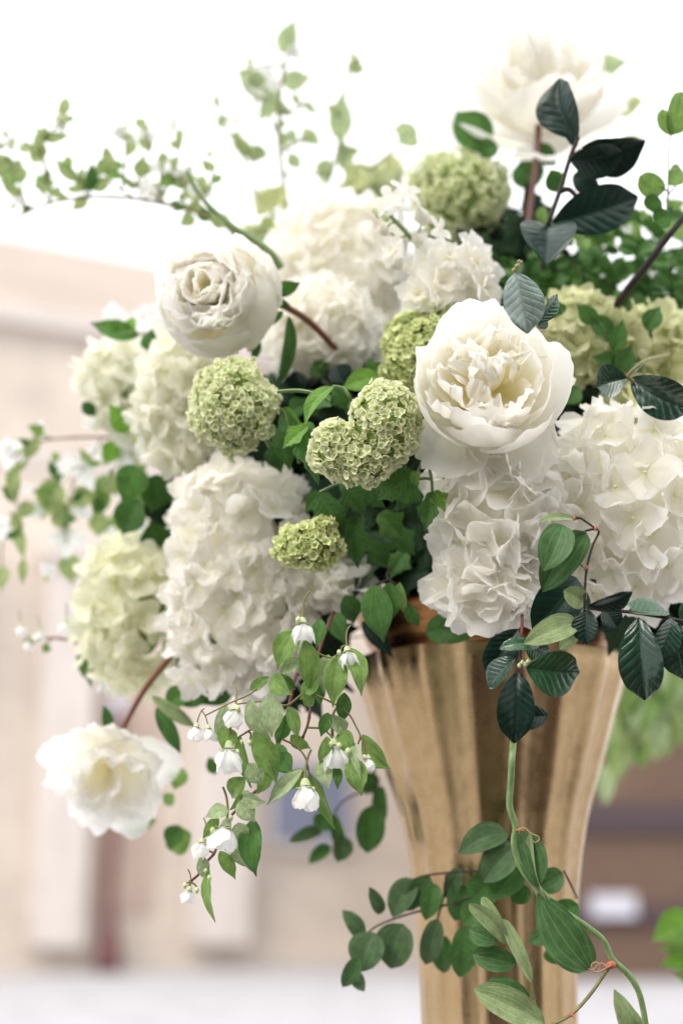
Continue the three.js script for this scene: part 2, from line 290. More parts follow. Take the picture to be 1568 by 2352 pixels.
// ---------- the urn ----------
{
  const gold = tex(256, 512, (a, v) => {
    const n = fbm(a * 1.1, v * 11, 5), m = fbm(a * 3, v * 32, 2), w = sst(n * 0.6 + m * 0.5, -0.25, 0.55);
    return [lerp(0.74, 0.68, w), lerp(0.635, 0.57, w), lerp(0.475, 0.42, w)];
  }, true);
  const rough = tex(128, 256, (a, v) => { const n = fbm(a * 1.5, v * 18, 3); return Array(3).fill(0.6 + n * 0.4); });
  const bump = tex(128, 256, (a, v) => Array(3).fill(0.5 + fbm(a * 4, v * 40, 3) * 0.6));
  phys('urn_gold', [1, 1, 1], { map: gold, roughnessMap: rough, roughness: 0.52, metalness: 1, bumpMap: bump, bumpScale: 0.00025 });
  phys('urn_rim', [0.68, 0.47, 0.34], { map: gold, roughnessMap: rough, roughness: 0.5, metalness: 1, bumpMap: bump, bumpScale: 0.0005 });
  const c = P(1122, 1460, 1.36), z0 = c.z;
  const hr = (y0, w) => { const y = y0 + (y0 < 1505 ? 24 : y0 < 1800 ? 24 * (1800 - y0) / 295 : 0); const k = -(y - 1176) / FOC, D = z0 / (-Math.cos(PITCH) + k * Math.sin(PITCH)); return [EYE.y + D * (Math.sin(PITCH) + k * Math.cos(PITCH)), PX(w, D)]; };
  const prof = [[1500, 309], [1540, 304], [1620, 282], [1720, 257], [1800, 235], [1870, 215], [1950, 200], [2000, 193], [2100, 184], [2200, 180], [2352, 177], [2500, 176], [2620, 182]].map((p) => hr(...p));
  const rimP = [[1470, 200], [1380, 210], [1376, 285], [1384, 300], [1396, 304], [1408, 300], [1416, 292], [1440, 287], [1462, 276], [1476, 268], [1484, 264], [1492, 264], [1493, 292], [1497, 306], [1500, 300], [1503, 250]].map((p) => hr(...p));
  const footP = [[2620, 170], [2622, 200], [2640, 206], [2656, 196], [2670, 180], [2700, 190], [2740, 230], [2750, 262], [2790, 266], [2792, 20]].map((p) => hr(...p));
  const base = V(c.x, footP[9][0], z0);
  const t = thing('urn', 'tall antique gold fluted urn holding the white and green flowers', 'urn', base);
  const curve = new THREE.CatmullRomCurve3(prof.map(([h, r]) => V(r, h - base.y, 0)));
  const N = 18, seg = Math.PI * 2 / N;
  const fl = grid(24, 56, (u, v) => {
    const q = curve.getPoint(1 - v), s = u - 0.5, a = s * seg, ridge = Math.pow(Math.max(0, Math.cos(s * Math.PI)), 3.5), r = q.x * (0.984 + 0.026 * ridge);
    return [Math.sin(a) * r, q.y, Math.cos(a) * r];
  });
  for (let k = 0; k < N; k++) part('flute', fl, MT.urn_gold, t, null, new THREE.Quaternion().setFromAxisAngle(V(0, 1, 0), (k + 0.32) * seg));
  const lathe = (pp) => new THREE.LatheGeometry(pp.map(([h, r]) => new THREE.Vector2(r, h - base.y)), 96);
  part('rim', lathe([...rimP].reverse()), MT.urn_rim, t);
  part('foot', lathe([...footP].reverse()), MT.urn_rim, t);
  const pl = thing('plinth', 'white square plinth under the gold urn', 'plinth', V(base.x, 0, base.z));
  part('block', box(0.34, base.y - 0.03, 0.34, 0, (base.y - 0.03) / 2, 0), MT.white_paint, pl);
  part('slab', box(0.4, 0.028, 0.4, 0, base.y - 0.016, 0), MT.white_paint, pl);
}

// ---------- flower builders ----------
function petalGeo({ L, W, p0, p1, pw = 1, cup = 0.5, ruf = 0.06, notch = 0.12, seed = 1, nu = 14, nv = 14, base = 0.2, flute = 0, yellow = 1, tear = 0 }) {
  const r = rng(seed), s = r() * 50, N = 40, cr = [[0, 0]];
  for (let i = 0; i < N * 1.4; i++) { const t = i / N, ph = lerp(p0, p1, Math.pow(Math.min(1.15, t), pw)), q = cr[cr.length - 1]; cr.push([q[0] + Math.sin(ph) * L / N, q[1] + Math.cos(ph) * L / N, ph]); }
  cr[0].push(p0);
  return grid(nu, nv, (a, v) => {
    const u = a * 2 - 1, len = 1 - 0.26 * Math.pow(Math.abs(u), 2.6) + notch * nz.noise(u * 2.3 + s, s, 0.5) + notch * 0.45 * nz.noise(u * 7 + s, s, 3.5) + tear * 0.05 * nz.noise(u * 22, s, 1);
    const tt = clamp(v * len, 0, 1.38), i = Math.min(cr.length - 2, Math.floor(tt * N)), f = tt * N - i, c0 = cr[i], c1 = cr[i + 1], ph = lerp(c0[2], c1[2], f);
    let w = W / 2 * (base + (1 - base) * Math.pow(Math.sin(Math.min(1, v * 1.12) * Math.PI / 2), 0.85)); w *= 1 - 0.18 * sst(v, 0.75, 1);
    const al = cup * (1 + 0.25 * nz.noise(s, v * 2, 1)), x = w * Math.sin(al * u) / al;
    let off = w * (1 - Math.cos(al * u)) / al;
    off += ruf * W * v * v * (1.5 * nz.noise(u * 1.8 + s, v * 1.6, s) + 0.9 * nz.noise(u * 4.4 + s, v * 2.4, s + 3)) + flute * W * v * v * Math.sin(u * 9 + s) * Math.abs(u);
    const rad = lerp(c0[0], c1[0], f) - Math.cos(ph) * off, ax = lerp(c0[1], c1[1], f) + Math.sin(ph) * off;
    return [x, rad, ax];
  }, (a, v) => { const k = sst(v, 0.05, 0.95), y = yellow; return [lerp(lerp(1, 0.98, y), 1, k), lerp(lerp(1, 0.93, y), 1, k), lerp(lerp(1, 0.66, y), 1, k)]; });
}
const PV = {};
function petalVariant(key, o, n) { (PV[key] ??= Array.from({ length: n }, (_, i) => petalGeo({ ...o, seed: (o.seed ?? 3) * 31 + i * 7 }))); return PV[key]; }
function headQ(axis, spin = 0) { return new THREE.Quaternion().setFromUnitVectors(V(0, 0, 1), axis.clone().normalize()).multiply(new THREE.Quaternion().setFromAxisAngle(V(0, 0, 1), spin)); }
// layers: {n, L, W, p0, p1, ... , z, rr, jit, az0, arc}
function petals(t, centre, axis, layers, seed, name = 'petal', mat = MT.peony_petal) {
  const R = rng(seed), Q = headQ(axis), o = origin(t);
  layers.forEach((l, li) => {
    const geos = Array.from({ length: Math.min(l.n, l.v ?? 5) }, (_, i) => petalGeo({ ...l, L: l.L * (0.92 + R() * 0.16), W: l.W * (0.9 + R() * 0.2), p0: l.p0 + (R() - 0.5) * (l.jp ?? 0.15), p1: l.p1 + (R() - 0.5) * (l.jp ?? 0.15) * 2, seed: seed * 91 + li * 17 + i * 5 }));
    for (let k = 0; k < l.n; k++) {
      const az = l.az ? l.az[k] : (l.az0 ?? li * 0.7) + (k + (R() - 0.5) * (l.jit ?? 0.5)) / l.n * Math.PI * 2;
      const q = Q.clone().multiply(new THREE.Quaternion().setFromAxisAngle(V(0, 0, 1), az)).multiply(new THREE.Quaternion().setFromEuler(new THREE.Euler((R() - 0.5) * (l.tilt ?? 0.2), (R() - 0.5) * (l.tilt ?? 0.2), (R() - 0.5) * (l.tilt ?? 0.2))));
      const p = V(0, (l.rr ?? 0.004) * (l.rs ? R() : 1), l.z ?? 0).applyAxisAngle(V(0, 0, 1), az).applyQuaternion(Q).add(centre).sub(o);
      part(name, geos[k % geos.length], mat, t, p, q);
    }
  });
}
const D2 = Math.PI / 180;

const FV = {};
function sepalGeo(key, l, w, o = {}) {
  return FV[key] ??= Array.from({ length: 7 }, (_, i) => {
    const r = rng(i * 13 + key.length * 5), s = r() * 60, cup = (o.cup ?? 0.25) + (r() - 0.5) * 0.5, ct = 0.1 + r() * 0.5;
    return grid(o.nu ?? 9, o.nv ?? 7, (a, v) => {
      const u = a * 2 - 1, hw = w / 2 * (0.12 + 0.88 * Math.pow(Math.sin(Math.min(1, v * 1.25) * Math.PI / 2), 0.9)) * (1 - 0.3 * sst(v, 0.6, 1));
      const len = 1 - 0.34 * Math.pow(Math.abs(u), 2.2) + 0.07 * nz.noise(u * 2 + s, s, 1) + (o.tooth ?? 0.05) * nz.noise(u * 9 + s, s, 4);
      const y = v * l * len, x = u * hw;
      const z = cup * l * v * v * 0.9 - ct * u * u * hw * 0.6 + (o.ruf ?? 0.16) * l * v * nz.noise(u * 1.7 + s, v * 1.8, s) + 0.06 * l * v * nz.noise(u * 5 + s, v * 4, s + 2);
      return [x, y + l * 0.02, z];
    }, (a, v) => { const k = sst(v, 0, 0.45); return [lerp(0.94, 1, k), lerp(0.95, 1, k), lerp(0.82, 1, k)]; });
  });
}
const eyeGeo = new THREE.IcosahedronGeometry(1, 1);
phys('floret_eye', [0.78, 0.78, 0.55]);
function hydrangea(label, { c, r, n, size, mat, group: grp, seed = 1, split = true, axis, back = 0.45, tilt = 0.7, base, boxy, detail = {}, keep, core = 'cream_core', coreK = 0.72, name = 'hydrangea' }) {
  const C = P(...c), rx = PX(r[0], c[2]), ry = PX(r[1], c[2]), rz = PX(r[2] ?? Math.min(r[0], r[1]), c[2]), R = rng(seed * 101 + 7);
  const B = base ? P(...base) : C.clone().addScaledVector(FWD, rz * 1.3).add(V(0, -ry * 0.5, 0));
  const t = thing(name, label, 'hydrangea', B, grp), o = B;
  stem(t, 'stem', [B, B.clone().lerp(C, 0.5).add(V(0, 0.005, 0)), C], 0.003, 0.0028, MT.stem_green);
  part('flower_core', new THREE.SphereGeometry(1, 20, 14).scale(rx * coreK, ry * coreK, rz * coreK), MT[core], t, C.clone().sub(o));
  const S1 = sepalGeo('s' + size + JSON.stringify(detail), size * 0.53, size * 0.6, detail);
  let made = 0;
  for (let k = 0; k < n; k++) {
    const y = 1 - 2 * (k + 0.5) / n, ph = k * 2.39996 + (R() - 0.5) * 0.5, s = Math.sqrt(Math.max(0, 1 - y * y));
    const nl = V(Math.cos(ph) * s + (R() - 0.5) * 0.12, y + (R() - 0.5) * 0.12, Math.sin(ph) * s + (R() - 0.5) * 0.12).normalize();   // local: x right, y up, z to viewer
    if (nl.z < -back) { R(); R(); continue; }
    if (keep && !keep(nl)) continue;
    const lump = (boxy ? 0.93 * Math.pow(nl.x ** 4 + nl.y ** 4 + nl.z ** 4, -0.25) : 1) + 0.16 * nz.noise(nl.x * 2.2 + seed, nl.y * 2.2, nl.z * 2.2) + (R() - 0.5) * 0.14;
    const pos = C.clone().addScaledVector(RIGHT, nl.x * rx * lump).addScaledVector(UP, nl.y * ry * lump).addScaledVector(FWD, -nl.z * rz * lump).sub(o);
    const no = dir(nl.x / rx * rz + (R() - 0.5) * tilt, nl.y / ry * rz + (R() - 0.5) * tilt, nl.z + (R() - 0.5) * tilt);
    const q = headQ(no, R() * 6.28), sc = 0.82 + R() * 0.36;
    const f = group('floret', t); f.position.copy(pos); f.quaternion.copy(q); f.scale.setScalar(sc);
    if (split) {
      for (let i = 0; i < 4; i++) part('petal', S1[Math.floor(R() * 7)], MT[mat], f, V(0, 0, (i % 2) * 0.0009), new THREE.Quaternion().setFromAxisAngle(V(0, 0, 1), i * Math.PI / 2 + (R() - 0.5) * 0.3).multiply(new THREE.Quaternion().setFromAxisAngle(V(1, 0, 0), (R() - 0.3) * 0.5)));
      const e = part('floret_eye', eyeGeo, MT.floret_eye, f, V(0, 0, 0.0012)); e.scale.setScalar(size * 0.03);
    } else {
      t.remove(f);
      const v = Math.floor(R() * 5), key = 'm' + size + v + mat;
      FV[key] ??= mergeGeometries([0, 1, 2, 3].map((i) => S1[(v + i * 2) % 7].clone().applyMatrix4(new THREE.Matrix4().makeRotationFromEuler(new THREE.Euler(((v * 7 + i * 3) % 5 - 1.5) * 0.14, 0, i * Math.PI / 2, 'ZXY')))));
      const m = part('floret', FV[key], MT[mat], t, pos, q); m.scale.setScalar(sc);
    }
    made++;
  }
  return t;
}
function cupGeo(R0, h, seed, lobes = 5) {
  const r = rng(seed), s = r() * 30;
  return grid(20, 4, (a, v) => {
    const th = a * Math.PI * 2, lb = Math.pow(Math.abs(Math.cos(th * lobes / 2 + s)), 0.6), rr = R0 * v * (1 - 0.34 * (1 - lb) * v) * (1 + 0.1 * nz.noise(Math.cos(th) + s, Math.sin(th), v));
    return [Math.cos(th) * rr, Math.sin(th) * rr, h * (v * v * 1.25 - v * 0.1) - (v > 0.9 ? h * 0.35 * lb : 0) + h * 0.18 * nz.noise(Math.cos(th) * 2 + s, Math.sin(th) * 2, v)];
  }, (a, v) => { const k = sst(v, 0.1, 0.95); return [lerp(0.5, 1, k), lerp(0.66, 1, k), lerp(0.22, 1, k)]; });
}
const CUPS = Array.from({ length: 6 }, (_, i) => cupGeo(0.0042, 0.0026, i + 3));
function snowball(label, { lobes, d, n, base, seed = 1, mat = 'vib_petal', fs = 1, stuff = false, grp = 'green snowball flower heads', back = 0.35 }) {   // lobes: [x, y, rx, ry, d?]
  const R = rng(seed * 53 + 1), B = P(...base), t = thing('snowball_flower', label, 'snowball flower', B, grp), geos = []; let made = 0;
  const L = lobes.map(([x, y, rx, ry, dd]) => ({ c: P(x, y, dd ?? d), rx: PX(rx, d), ry: PX(ry ?? rx, d), rz: PX(Math.min(rx, ry ?? rx), d) }));
  stem(t, 'stem', [B, B.clone().lerp(L[0].c, 0.5).add(V(0.003, 0.004, 0)), L[0].c], 0.0022, 0.002, MT.stem_green);
  const tot = L.reduce((s, l) => s + l.rx * l.ry, 0);
  for (const l of L) {
    part('flower_core', new THREE.SphereGeometry(1, 16, 12).scale(l.rx * 0.86, l.ry * 0.86, l.rz * 0.86), MT.green_core, t, l.c.clone().sub(B));
    const m = Math.round(n * l.rx * l.ry / tot);
    for (let k = 0; k < m; k++) {
      const y = 1 - 2 * (k + 0.5) / m, ph = k * 2.39996 + (R() - 0.5) * 0.8, s = Math.sqrt(1 - y * y), nl = V(Math.cos(ph) * s + (R() - 0.5) * 0.1, y + (R() - 0.5) * 0.1, Math.sin(ph) * s).normalize();
      if (nl.z < -back) continue;
      const k2 = 0.95 + 0.2 * nz.noise(nl.x * 2.6 + seed * 3, nl.y * 2.6, nl.z * 2.6) + (R() - 0.5) * 0.13 + (R() > 0.94 ? 0.1 : 0);
      const wp = l.c.clone().addScaledVector(RIGHT, nl.x * l.rx * k2).addScaledVector(UP, nl.y * l.ry * k2).addScaledVector(FWD, -nl.z * l.rz * k2);
      if (L.some((e) => e !== l && ((v) => (v.dot(RIGHT) / e.rx) ** 2 + (v.dot(UP) / e.ry) ** 2 + (v.dot(FWD) / e.rz) ** 2 < 0.7)(wp.clone().sub(e.c)))) continue;
      const q = headQ(dir(nl.x + (R() - 0.5) * 1.3, nl.y + (R() - 0.5) * 1.3, nl.z + (R() - 0.5) * 1.1), R() * 6), sc = fs * (0.7 + R() * 0.65), g = CUPS[Math.floor(R() * 6)], pos = wp.sub(B);
      if (stuff || nl.z < 0.12 || made++ >= 290) geos.push(g.clone().applyMatrix4(new THREE.Matrix4().compose(pos, q, V(sc, sc, sc)))); else { const f = part('floret', g, MT[mat], t, pos, q); f.scale.setScalar(sc); }
    }
  }
  if (geos.length) part('florets', mergeGeometries(geos), MT[mat], t).userData.kind = 'stuff';
  return t;
}
// hanging bell of a mock orange
const BELL = Array.from({ length: 4 }, (_, i) => petalGeo({ L: 1, W: 1.05, p0: 1.35, p1: -0.3 + i * 0.14, pw: 0.55, cup: 0.7, ruf: 0.07, notch: 0.12, seed: i + 5, nu: 10, nv: 10, base: 0.35, yellow: 0.1 }));
const FLAT = Array.from({ length: 4 }, (_, i) => petalGeo({ L: 1, W: 1.0, p0: 1.0, p1: 1.55, cup: 0.4, ruf: 0.1, notch: 0.12, seed: i + 25, nu: 8, nv: 8, base: 0.3, yellow: 0.2 }));
const CALYX = new THREE.LatheGeometry([[0.001, -0.42], [0.16, -0.36], [0.26, -0.2], [0.3, 0], [0.34, 0.06]].map(([r, y]) => new THREE.Vector2(r, y)), 12);
const SEP = leafGeo('slender', 0.55, 0.3, { fold: 0.3, bow: 0.08, twist: 0, side: 0 }, 5);
const BUD = new THREE.LatheGeometry([[0.001, -1], [0.4, -0.95], [0.75, -0.6], [0.95, -0.1], [0.9, 0.25], [0.6, 0.75], [0.25, 1.15], [0.05, 1.4], [0.001, 1.42]].map(([r, y]) => new THREE.Vector2(r, y)), 12);
const STALK = tube([V(0, 0, -0.2), V(0.02, 0.05, -0.6), V(0.1, 0.16, -1.0), V(0.3, 0.25, -1.25)], 0.055, 0.045, 5);
function blossom(parent, x, y, d, sizePx, axis = dir(0.1, -1, 0.25), seed = 1, calyx = true) {   // axis: where the mouth points
  const c = P(x, y, d), s = PX(sizePx, d) * 1.08, Q = headQ(axis, seed), g = group('blossom', parent); g.position.copy(c).addScaledVector(axis, -s * 0.55).sub(origin(parent)); g.quaternion.copy(Q);
  for (let i = 0; i < 4; i++) { const p = part('petal', (calyx ? BELL : FLAT)[(i + seed) % 4], MT.mock_petal, g, V(0, 0, (i % 2) * 0.0006), new THREE.Quaternion().setFromAxisAngle(V(0, 0, 1), i * Math.PI / 2 + (seed % 3) * 0.2)); p.scale.setScalar((calyx ? 1 : 0.8) * s * (0.95 + ((seed * 3 + i) % 4) * 0.04)); }
  if (calyx) {
    const k = part('calyx', CALYX, MT.calyx, g, V(0, 0, 0), new THREE.Quaternion().setFromAxisAngle(V(1, 0, 0), Math.PI / 2)); k.scale.setScalar(s * 0.62);
    for (let i = 0; i < 4; i++) { const e = part('sepal', SEP, MT.calyx, g, V(0, 0, -0.02 * s), new THREE.Quaternion().setFromAxisAngle(V(0, 0, 1), i * Math.PI / 2 + 0.78).multiply(new THREE.Quaternion().setFromAxisAngle(V(1, 0, 0), 0.25))); e.scale.setScalar(s * 0.8); }
  }
  if (calyx) part('stalk', STALK, MT.stem_olive, g).scale.setScalar(s);
  return c.clone().addScaledVector(axis, -s * 0.9);
}
function bud(parent, x, y, d, rPx, axis = dir(0.1, -1, 0.1), mat = 'bud_green') {
  const s = PX(rPx, d), m = part('bud', BUD, MT[mat], parent, P(x, y, d).sub(origin(parent)), new THREE.Quaternion().setFromUnitVectors(V(0, 1, 0), axis)); m.scale.set(s * 0.85, s, s * 0.85); return m;
}
// ---------- peonies ----------
{
  const c = P(1118, 888, 1.085), ax = dir(-0.08, 0.42, 1), B = P(1140, 1010, 1.22);
  const t = thing('peony', 'large open white peony with creamy ruffled centre, sharp, right of the green heart-shaped cluster', 'peony', B, 'white peonies');
  stem(t, 'stem', [B, P(1130, 950, 1.17), c.clone().addScaledVector(ax, -0.03)], 0.004, 0.004, MT.stem_olive);
  const k = c.clone().addScaledVector(ax, -0.032);
  petals(t, k, ax, [
    { n: 5, az: [2.5, 2.95, -2.85, -2.45, -1.12], L: 0.073, W: 0.066, p0: 1.75, p1: 1.3, cup: 0.42, ruf: 0.05, notch: 0.1, z: -0.002, tilt: 0.12, yellow: 0.2, tear: 1, nu: 20, nv: 16 },
    { n: 7, L: 0.092, W: 0.080, p0: 1.7, p1: -0.3, pw: 1.0, cup: 0.75, ruf: 0.025, notch: 0.05, jit: 0.3, tilt: 0.1, az0: 0.3, yellow: 0.35, nu: 20, nv: 18, tear: 0.2 },
    { n: 7, L: 0.084, W: 0.067, p0: 1.55, p1: -0.3, pw: 0.95, cup: 0.7, ruf: 0.05, notch: 0.09, jit: 0.5, tilt: 0.15, az0: 0.75, z: 0.006, yellow: 0.55, nu: 18, nv: 18, tear: 0.6 },
    { n: 7, L: 0.069, W: 0.054, p0: 1.4, p1: -0.1, cup: 0.7, ruf: 0.1, notch: 0.2, jit: 0.8, tilt: 0.22, z: 0.014, yellow: 0.8, nu: 18, nv: 16, tear: 1.4 },
    { n: 8, L: 0.054, W: 0.042, p0: 1.3, p1: 0.0, cup: 0.8, ruf: 0.15, notch: 0.3, jit: 1, jp: 0.6, tilt: 0.3, z: 0.022, yellow: 1, nu: 16, nv: 14, tear: 1.5 },
    { n: 9, L: 0.044, W: 0.031, p0: 1.0, p1: 0.2, cup: 0.8, ruf: 0.22, notch: 0.35, jit: 1, jp: 1.2, tilt: 0.45, z: 0.028, rr: 0.006, rs: 1, yellow: 1, nu: 16, nv: 14, tear: 1.5 },
    { n: 7, L: 0.038, W: 0.023, p0: 0.5, p1: 0.5, cup: 0.7, ruf: 0.28, notch: 0.4, jit: 1, jp: 1.6, tilt: 0.5, z: 0.032, rr: 0.008, rs: 1, yellow: 1, nu: 14, nv: 14, tear: 1.5 },
  ], 11);
}
{
  const c = P(503, 690, 1.215), ax = dir(-0.22, 0.16, 1), B = P(780, 812, 1.3);
  const t = thing('peony', 'rounded full white peony on a bent brown stem, upper left above a green snowball head', 'peony', B, 'white peonies');
  stem(t, 'stem', [B, P(765, 795, 1.28), P(705, 735, 1.255), P(650, 702, 1.25), P(600, 688, 1.255), P(520, 690, 1.26)], 0.0028, 0.0034, MT.stem_brown, 8);
  const k = c.clone().addScaledVector(ax, -0.04);
  petals(t, k, ax, [
    { n: 7, L: 0.096, W: 0.082, p0: 1.75, p1: -0.65, pw: 0.95, cup: 0.75, ruf: 0.05, notch: 0.1, jit: 0.4, tilt: 0.12, yellow: 0.28 },
    { n: 8, L: 0.085, W: 0.083, p0: 1.5, p1: -0.5, cup: 0.75, ruf: 0.050, notch: 0.048, jit: 0.6, tilt: 0.16, z: 0.01, yellow: 0.31 },
    { n: 8, L: 0.072, W: 0.070, p0: 1.4, p1: -0.5, cup: 0.75, ruf: 0.072, notch: 0.073, jit: 0.9, tilt: 0.22, z: 0.028, yellow: 0.52 },
    { n: 9, L: 0.058, W: 0.055, p0: 1.3, p1: -0.3, cup: 0.75, ruf: 0.099, notch: 0.091, jit: 1, jp: 0.440, tilt: 0.3, z: 0.044, yellow: 0.63 },
    { n: 9, L: 0.048, W: 0.045, p0: 1.1, p1: 0.1, cup: 0.7, ruf: 0.121, notch: 0.106, jit: 1, jp: 0.660, tilt: 0.35, z: 0.054, rr: 0.008, rs: 1, yellow: 0.73 },
    { n: 10, L: 0.046, W: 0.052, p0: 1.35, p1: -0.3, cup: 0.7, ruf: 0.077, notch: 0.088, jit: 1, jp: 0.275, tilt: 0.3, z: 0.05, rr: 0.004, yellow: 0.6 },
    { n: 9, L: 0.034, W: 0.04, p0: 1.1, p1: -0.4, cup: 0.7, ruf: 0.088, notch: 0.099, jit: 1, jp: 0.385, tilt: 0.35, z: 0.064, rr: 0.006, rs: 1, yellow: 0.76 },
    { n: 6, L: 0.024, W: 0.03, p0: 0.7, p1: -0.3, cup: 0.7, ruf: 0.110, notch: 0.110, jit: 1, jp: 0.385, tilt: 0.35, z: 0.072, rr: 0.004, rs: 1, yellow: 0.76 },
  ], 23);
  leaves(t, 'slender', [[1255, 760, 1568, 690, 160, 'mock_deep', { roll: 0.5, bow: 0.1 }], [1450, 1040, 1328, 1765, 135, 'vib_dark', { roll: -0.2, bow: 0.12, side: -0.06 }], [1390, 990, 1190, 1150, 80, 'mock_deep', {}], [1130, 1280, 1080, 1500, 100, 'vib_dark', { d: 1.26 }], [1240, 830, 1470, 930, 90, 'vib_dark', { roll: 0.6 }]], 1.235, TQ);
}
{
  const c = P(1236, 234, 1.44), ax = dir(-0.12, 0.75, 0.65), B = P(1212, 520, 1.36);
  const t = thing('peony', 'white peony topmost against the sky, seen sideways on a red stem', 'peony', B, 'white peonies');
  stem(t, 'stem', [B, P(1218, 460, 1.37), P(1230, 370, 1.38), P(1236, 290, 1.4)], 0.0034, 0.0034, MT.stem_red, 8);
  const k = c.clone().addScaledVector(ax, -0.038);
  petals(t, k, ax, [
    { n: 6, L: 0.115, W: 0.113, p0: 1.75, p1: 0.6, cup: 0.6, ruf: 0.05, notch: 0.07, jit: 0.5, tilt: 0.2, yellow: 0.1 },
    { n: 6, L: 0.108, W: 0.106, p0: 1.45, p1: -0.1, cup: 0.7, ruf: 0.06, notch: 0.08, jit: 0.6, tilt: 0.2, z: 0.004, yellow: 0.15 },
    { n: 7, L: 0.101, W: 0.084, p0: 1.2, p1: -0.3, cup: 0.7, ruf: 0.1, notch: 0.12, jit: 0.9, jp: 0.5, tilt: 0.3, z: 0.012, yellow: 0.25 },
    { n: 8, L: 0.094, W: 0.070, p0: 0.9, p1: -0.1, cup: 0.7, ruf: 0.15, notch: 0.15, jit: 1, jp: 0.8, tilt: 0.35, z: 0.022, yellow: 0.25 },
    { n: 7, L: 0.089, W: 0.060, p0: 0.5, p1: 0.1, cup: 0.7, ruf: 0.2, notch: 0.18, jit: 1, jp: 0.9, tilt: 0.4, z: 0.032, rr: 0.012, rs: 1, yellow: 0.25 },
  ], 37);
  leaves(t, 'slender', [[660, 700, 525, 515, 175, 'mock_deep', { roll: 0.3 }], [690, 640, 640, 740, 90, 'mock_deep', {}], [880, 870, 820, 740, 150, 'vib_dark', { roll: 0.2 }], [900, 660, 985, 760, 90, 'vib_dark', {}], [1250, 700, 1390, 640, 90, 'yellow_leaf', { d: 1.42 }]], 1.4, T2);
}
{
  const c = P(250, 1785, 1.29), ax = dir(0.1, -0.42, 0.75), B = P(425, 1465, 1.27);
  const t = thing('peony', 'loose drooping white peony on a bare brown stem, lowest on the left', 'peony', B, 'white peonies');
  stem(t, 'stem', [B, P(390, 1510, 1.27), P(335, 1580, 1.28), P(288, 1665, 1.3), P(262, 1740, 1.33)], 0.0029, 0.0026, MT.stem_brown, 8);
  const k = c.clone().addScaledVector(ax, -0.03);
  petals(t, k, ax, [
    { n: 4, az: [-1.5, 2.7, 0.9, -2.7], L: 0.071, W: 0.067, p0: 1.5, p1: 1.1, cup: 0.55, ruf: 0.07, notch: 0.12, tilt: 0.3, yellow: 0.1 },
    { n: 6, L: 0.062, W: 0.064, p0: 1.5, p1: 0.6, cup: 0.7, ruf: 0.1, notch: 0.14, jit: 0.9, tilt: 0.5, yellow: 0.15 },
    { n: 6, L: 0.059, W: 0.059, p0: 1.2, p1: 0.1, cup: 0.8, ruf: 0.13, notch: 0.18, jit: 1, jp: 0.8, tilt: 0.6, z: 0.006, yellow: 0.3 },
    { n: 5, L: 0.052, W: 0.042, p0: 0.8, p1: 0.1, cup: 0.8, ruf: 0.2, notch: 0.25, jit: 1, jp: 1, tilt: 0.6, z: 0.006, yellow: 0.5 },
  ], 41);
  leaves(t, 'slender', [[500, 450, 478, 330, 50, 'vib_dark', {}], [700, 290, 900, 430, 60, 'smilax_pale', { d: 1.24 }], [720, 340, 830, 550, 70, 'vib_dark', { d: 1.26 }], [720, 860, 570, 940, 70, 'smilax_pale', { d: 1.34, roll: 0.6 }]], 1.28, T5);
}

// ---------- hydrangeas ----------
const HG = 'white hydrangea heads', GG = 'green hydrangea heads';
hydrangea('white hydrangea head below the open peony, with toothed petals, hanging over the urn rim', { c: [1140, 1180, 1.13], r: [118, 130, 110], n: 56, size: 0.05, mat: 'hydrangea_white', group: HG, seed: 2, tilt: 0.6, detail: { tooth: 0.1, ruf: 0.13 }, axis: 0 });
hydrangea('small lower white hydrangea head resting against the urn rim', { c: [1128, 1335, 1.13], r: [105, 78, 90], n: 36, size: 0.048, mat: 'hydrangea_white', group: HG, seed: 4, tilt: 0.55, detail: { tooth: 0.1, ruf: 0.13 } });
hydrangea('broad white hydrangea head at the right edge, behind the thin red-noded twig', { c: [1438, 1160, 1.16], r: [192, 205, 150], n: 96, size: 0.046, mat: 'hydrangea_white', group: HG, seed: 7, tilt: 0.8, detail: { tooth: 0.1, ruf: 0.22 } });
hydrangea('large soft white hydrangea head on the left, beside the small green cluster', { c: [560, 1330, 1.26], r: [150, 245, 140], n: 240, size: 0.038, mat: 'hydrangea_white', group: HG, seed: 12, boxy: true, tilt: 0.6, split: false, detail: { ruf: 0.22 }, core: 'cream_core' });
hydrangea('pale white hydrangea head blurred at the back, between the left peony and the stock', { c: [775, 655, 1.42], r: [152, 185, 140], n: 170, size: 0.042, mat: 'hydrangea_white', group: HG, seed: 15, tilt: 0.8, split: false, detail: { ruf: 0.22 }, core: 'cream_core' });
hydrangea('pale white hydrangea head low behind the bent brown stem of the left peony', { c: [745, 765, 1.32], r: [105, 95, 90], n: 80, size: 0.042, mat: 'hydrangea_white', group: HG, seed: 16, tilt: 0.8, split: false, detail: { ruf: 0.22 } });
hydrangea('few white hydrangea florets in shade above the urn rim, right of the soft white head', { c: [765, 1335, 1.235], r: [62, 46, 50], n: 22, size: 0.036, mat: 'hydrangea_white', group: HG, seed: 18, tilt: 0.9, split: false, core: 'green_core' });
hydrangea('pale green hydrangea head at the lower left, above the drooping peony', { c: [308, 1410, 1.35], r: [115, 165, 110], n: 100, size: 0.036, mat: 'hydrangea_green', group: GG, seed: 21, tilt: 0.85, split: false, detail: { ruf: 0.22 }, core: 'green_core', coreK: 0.66 });
hydrangea('cream hydrangea head tucked under the left peony', { c: [410, 930, 1.3], r: [80, 150, 90], n: 80, size: 0.036, mat: 'hydrangea_cream', group: GG, seed: 24, tilt: 0.85, split: false, detail: { ruf: 0.22 }, core: 'green_core', coreK: 0.7 });
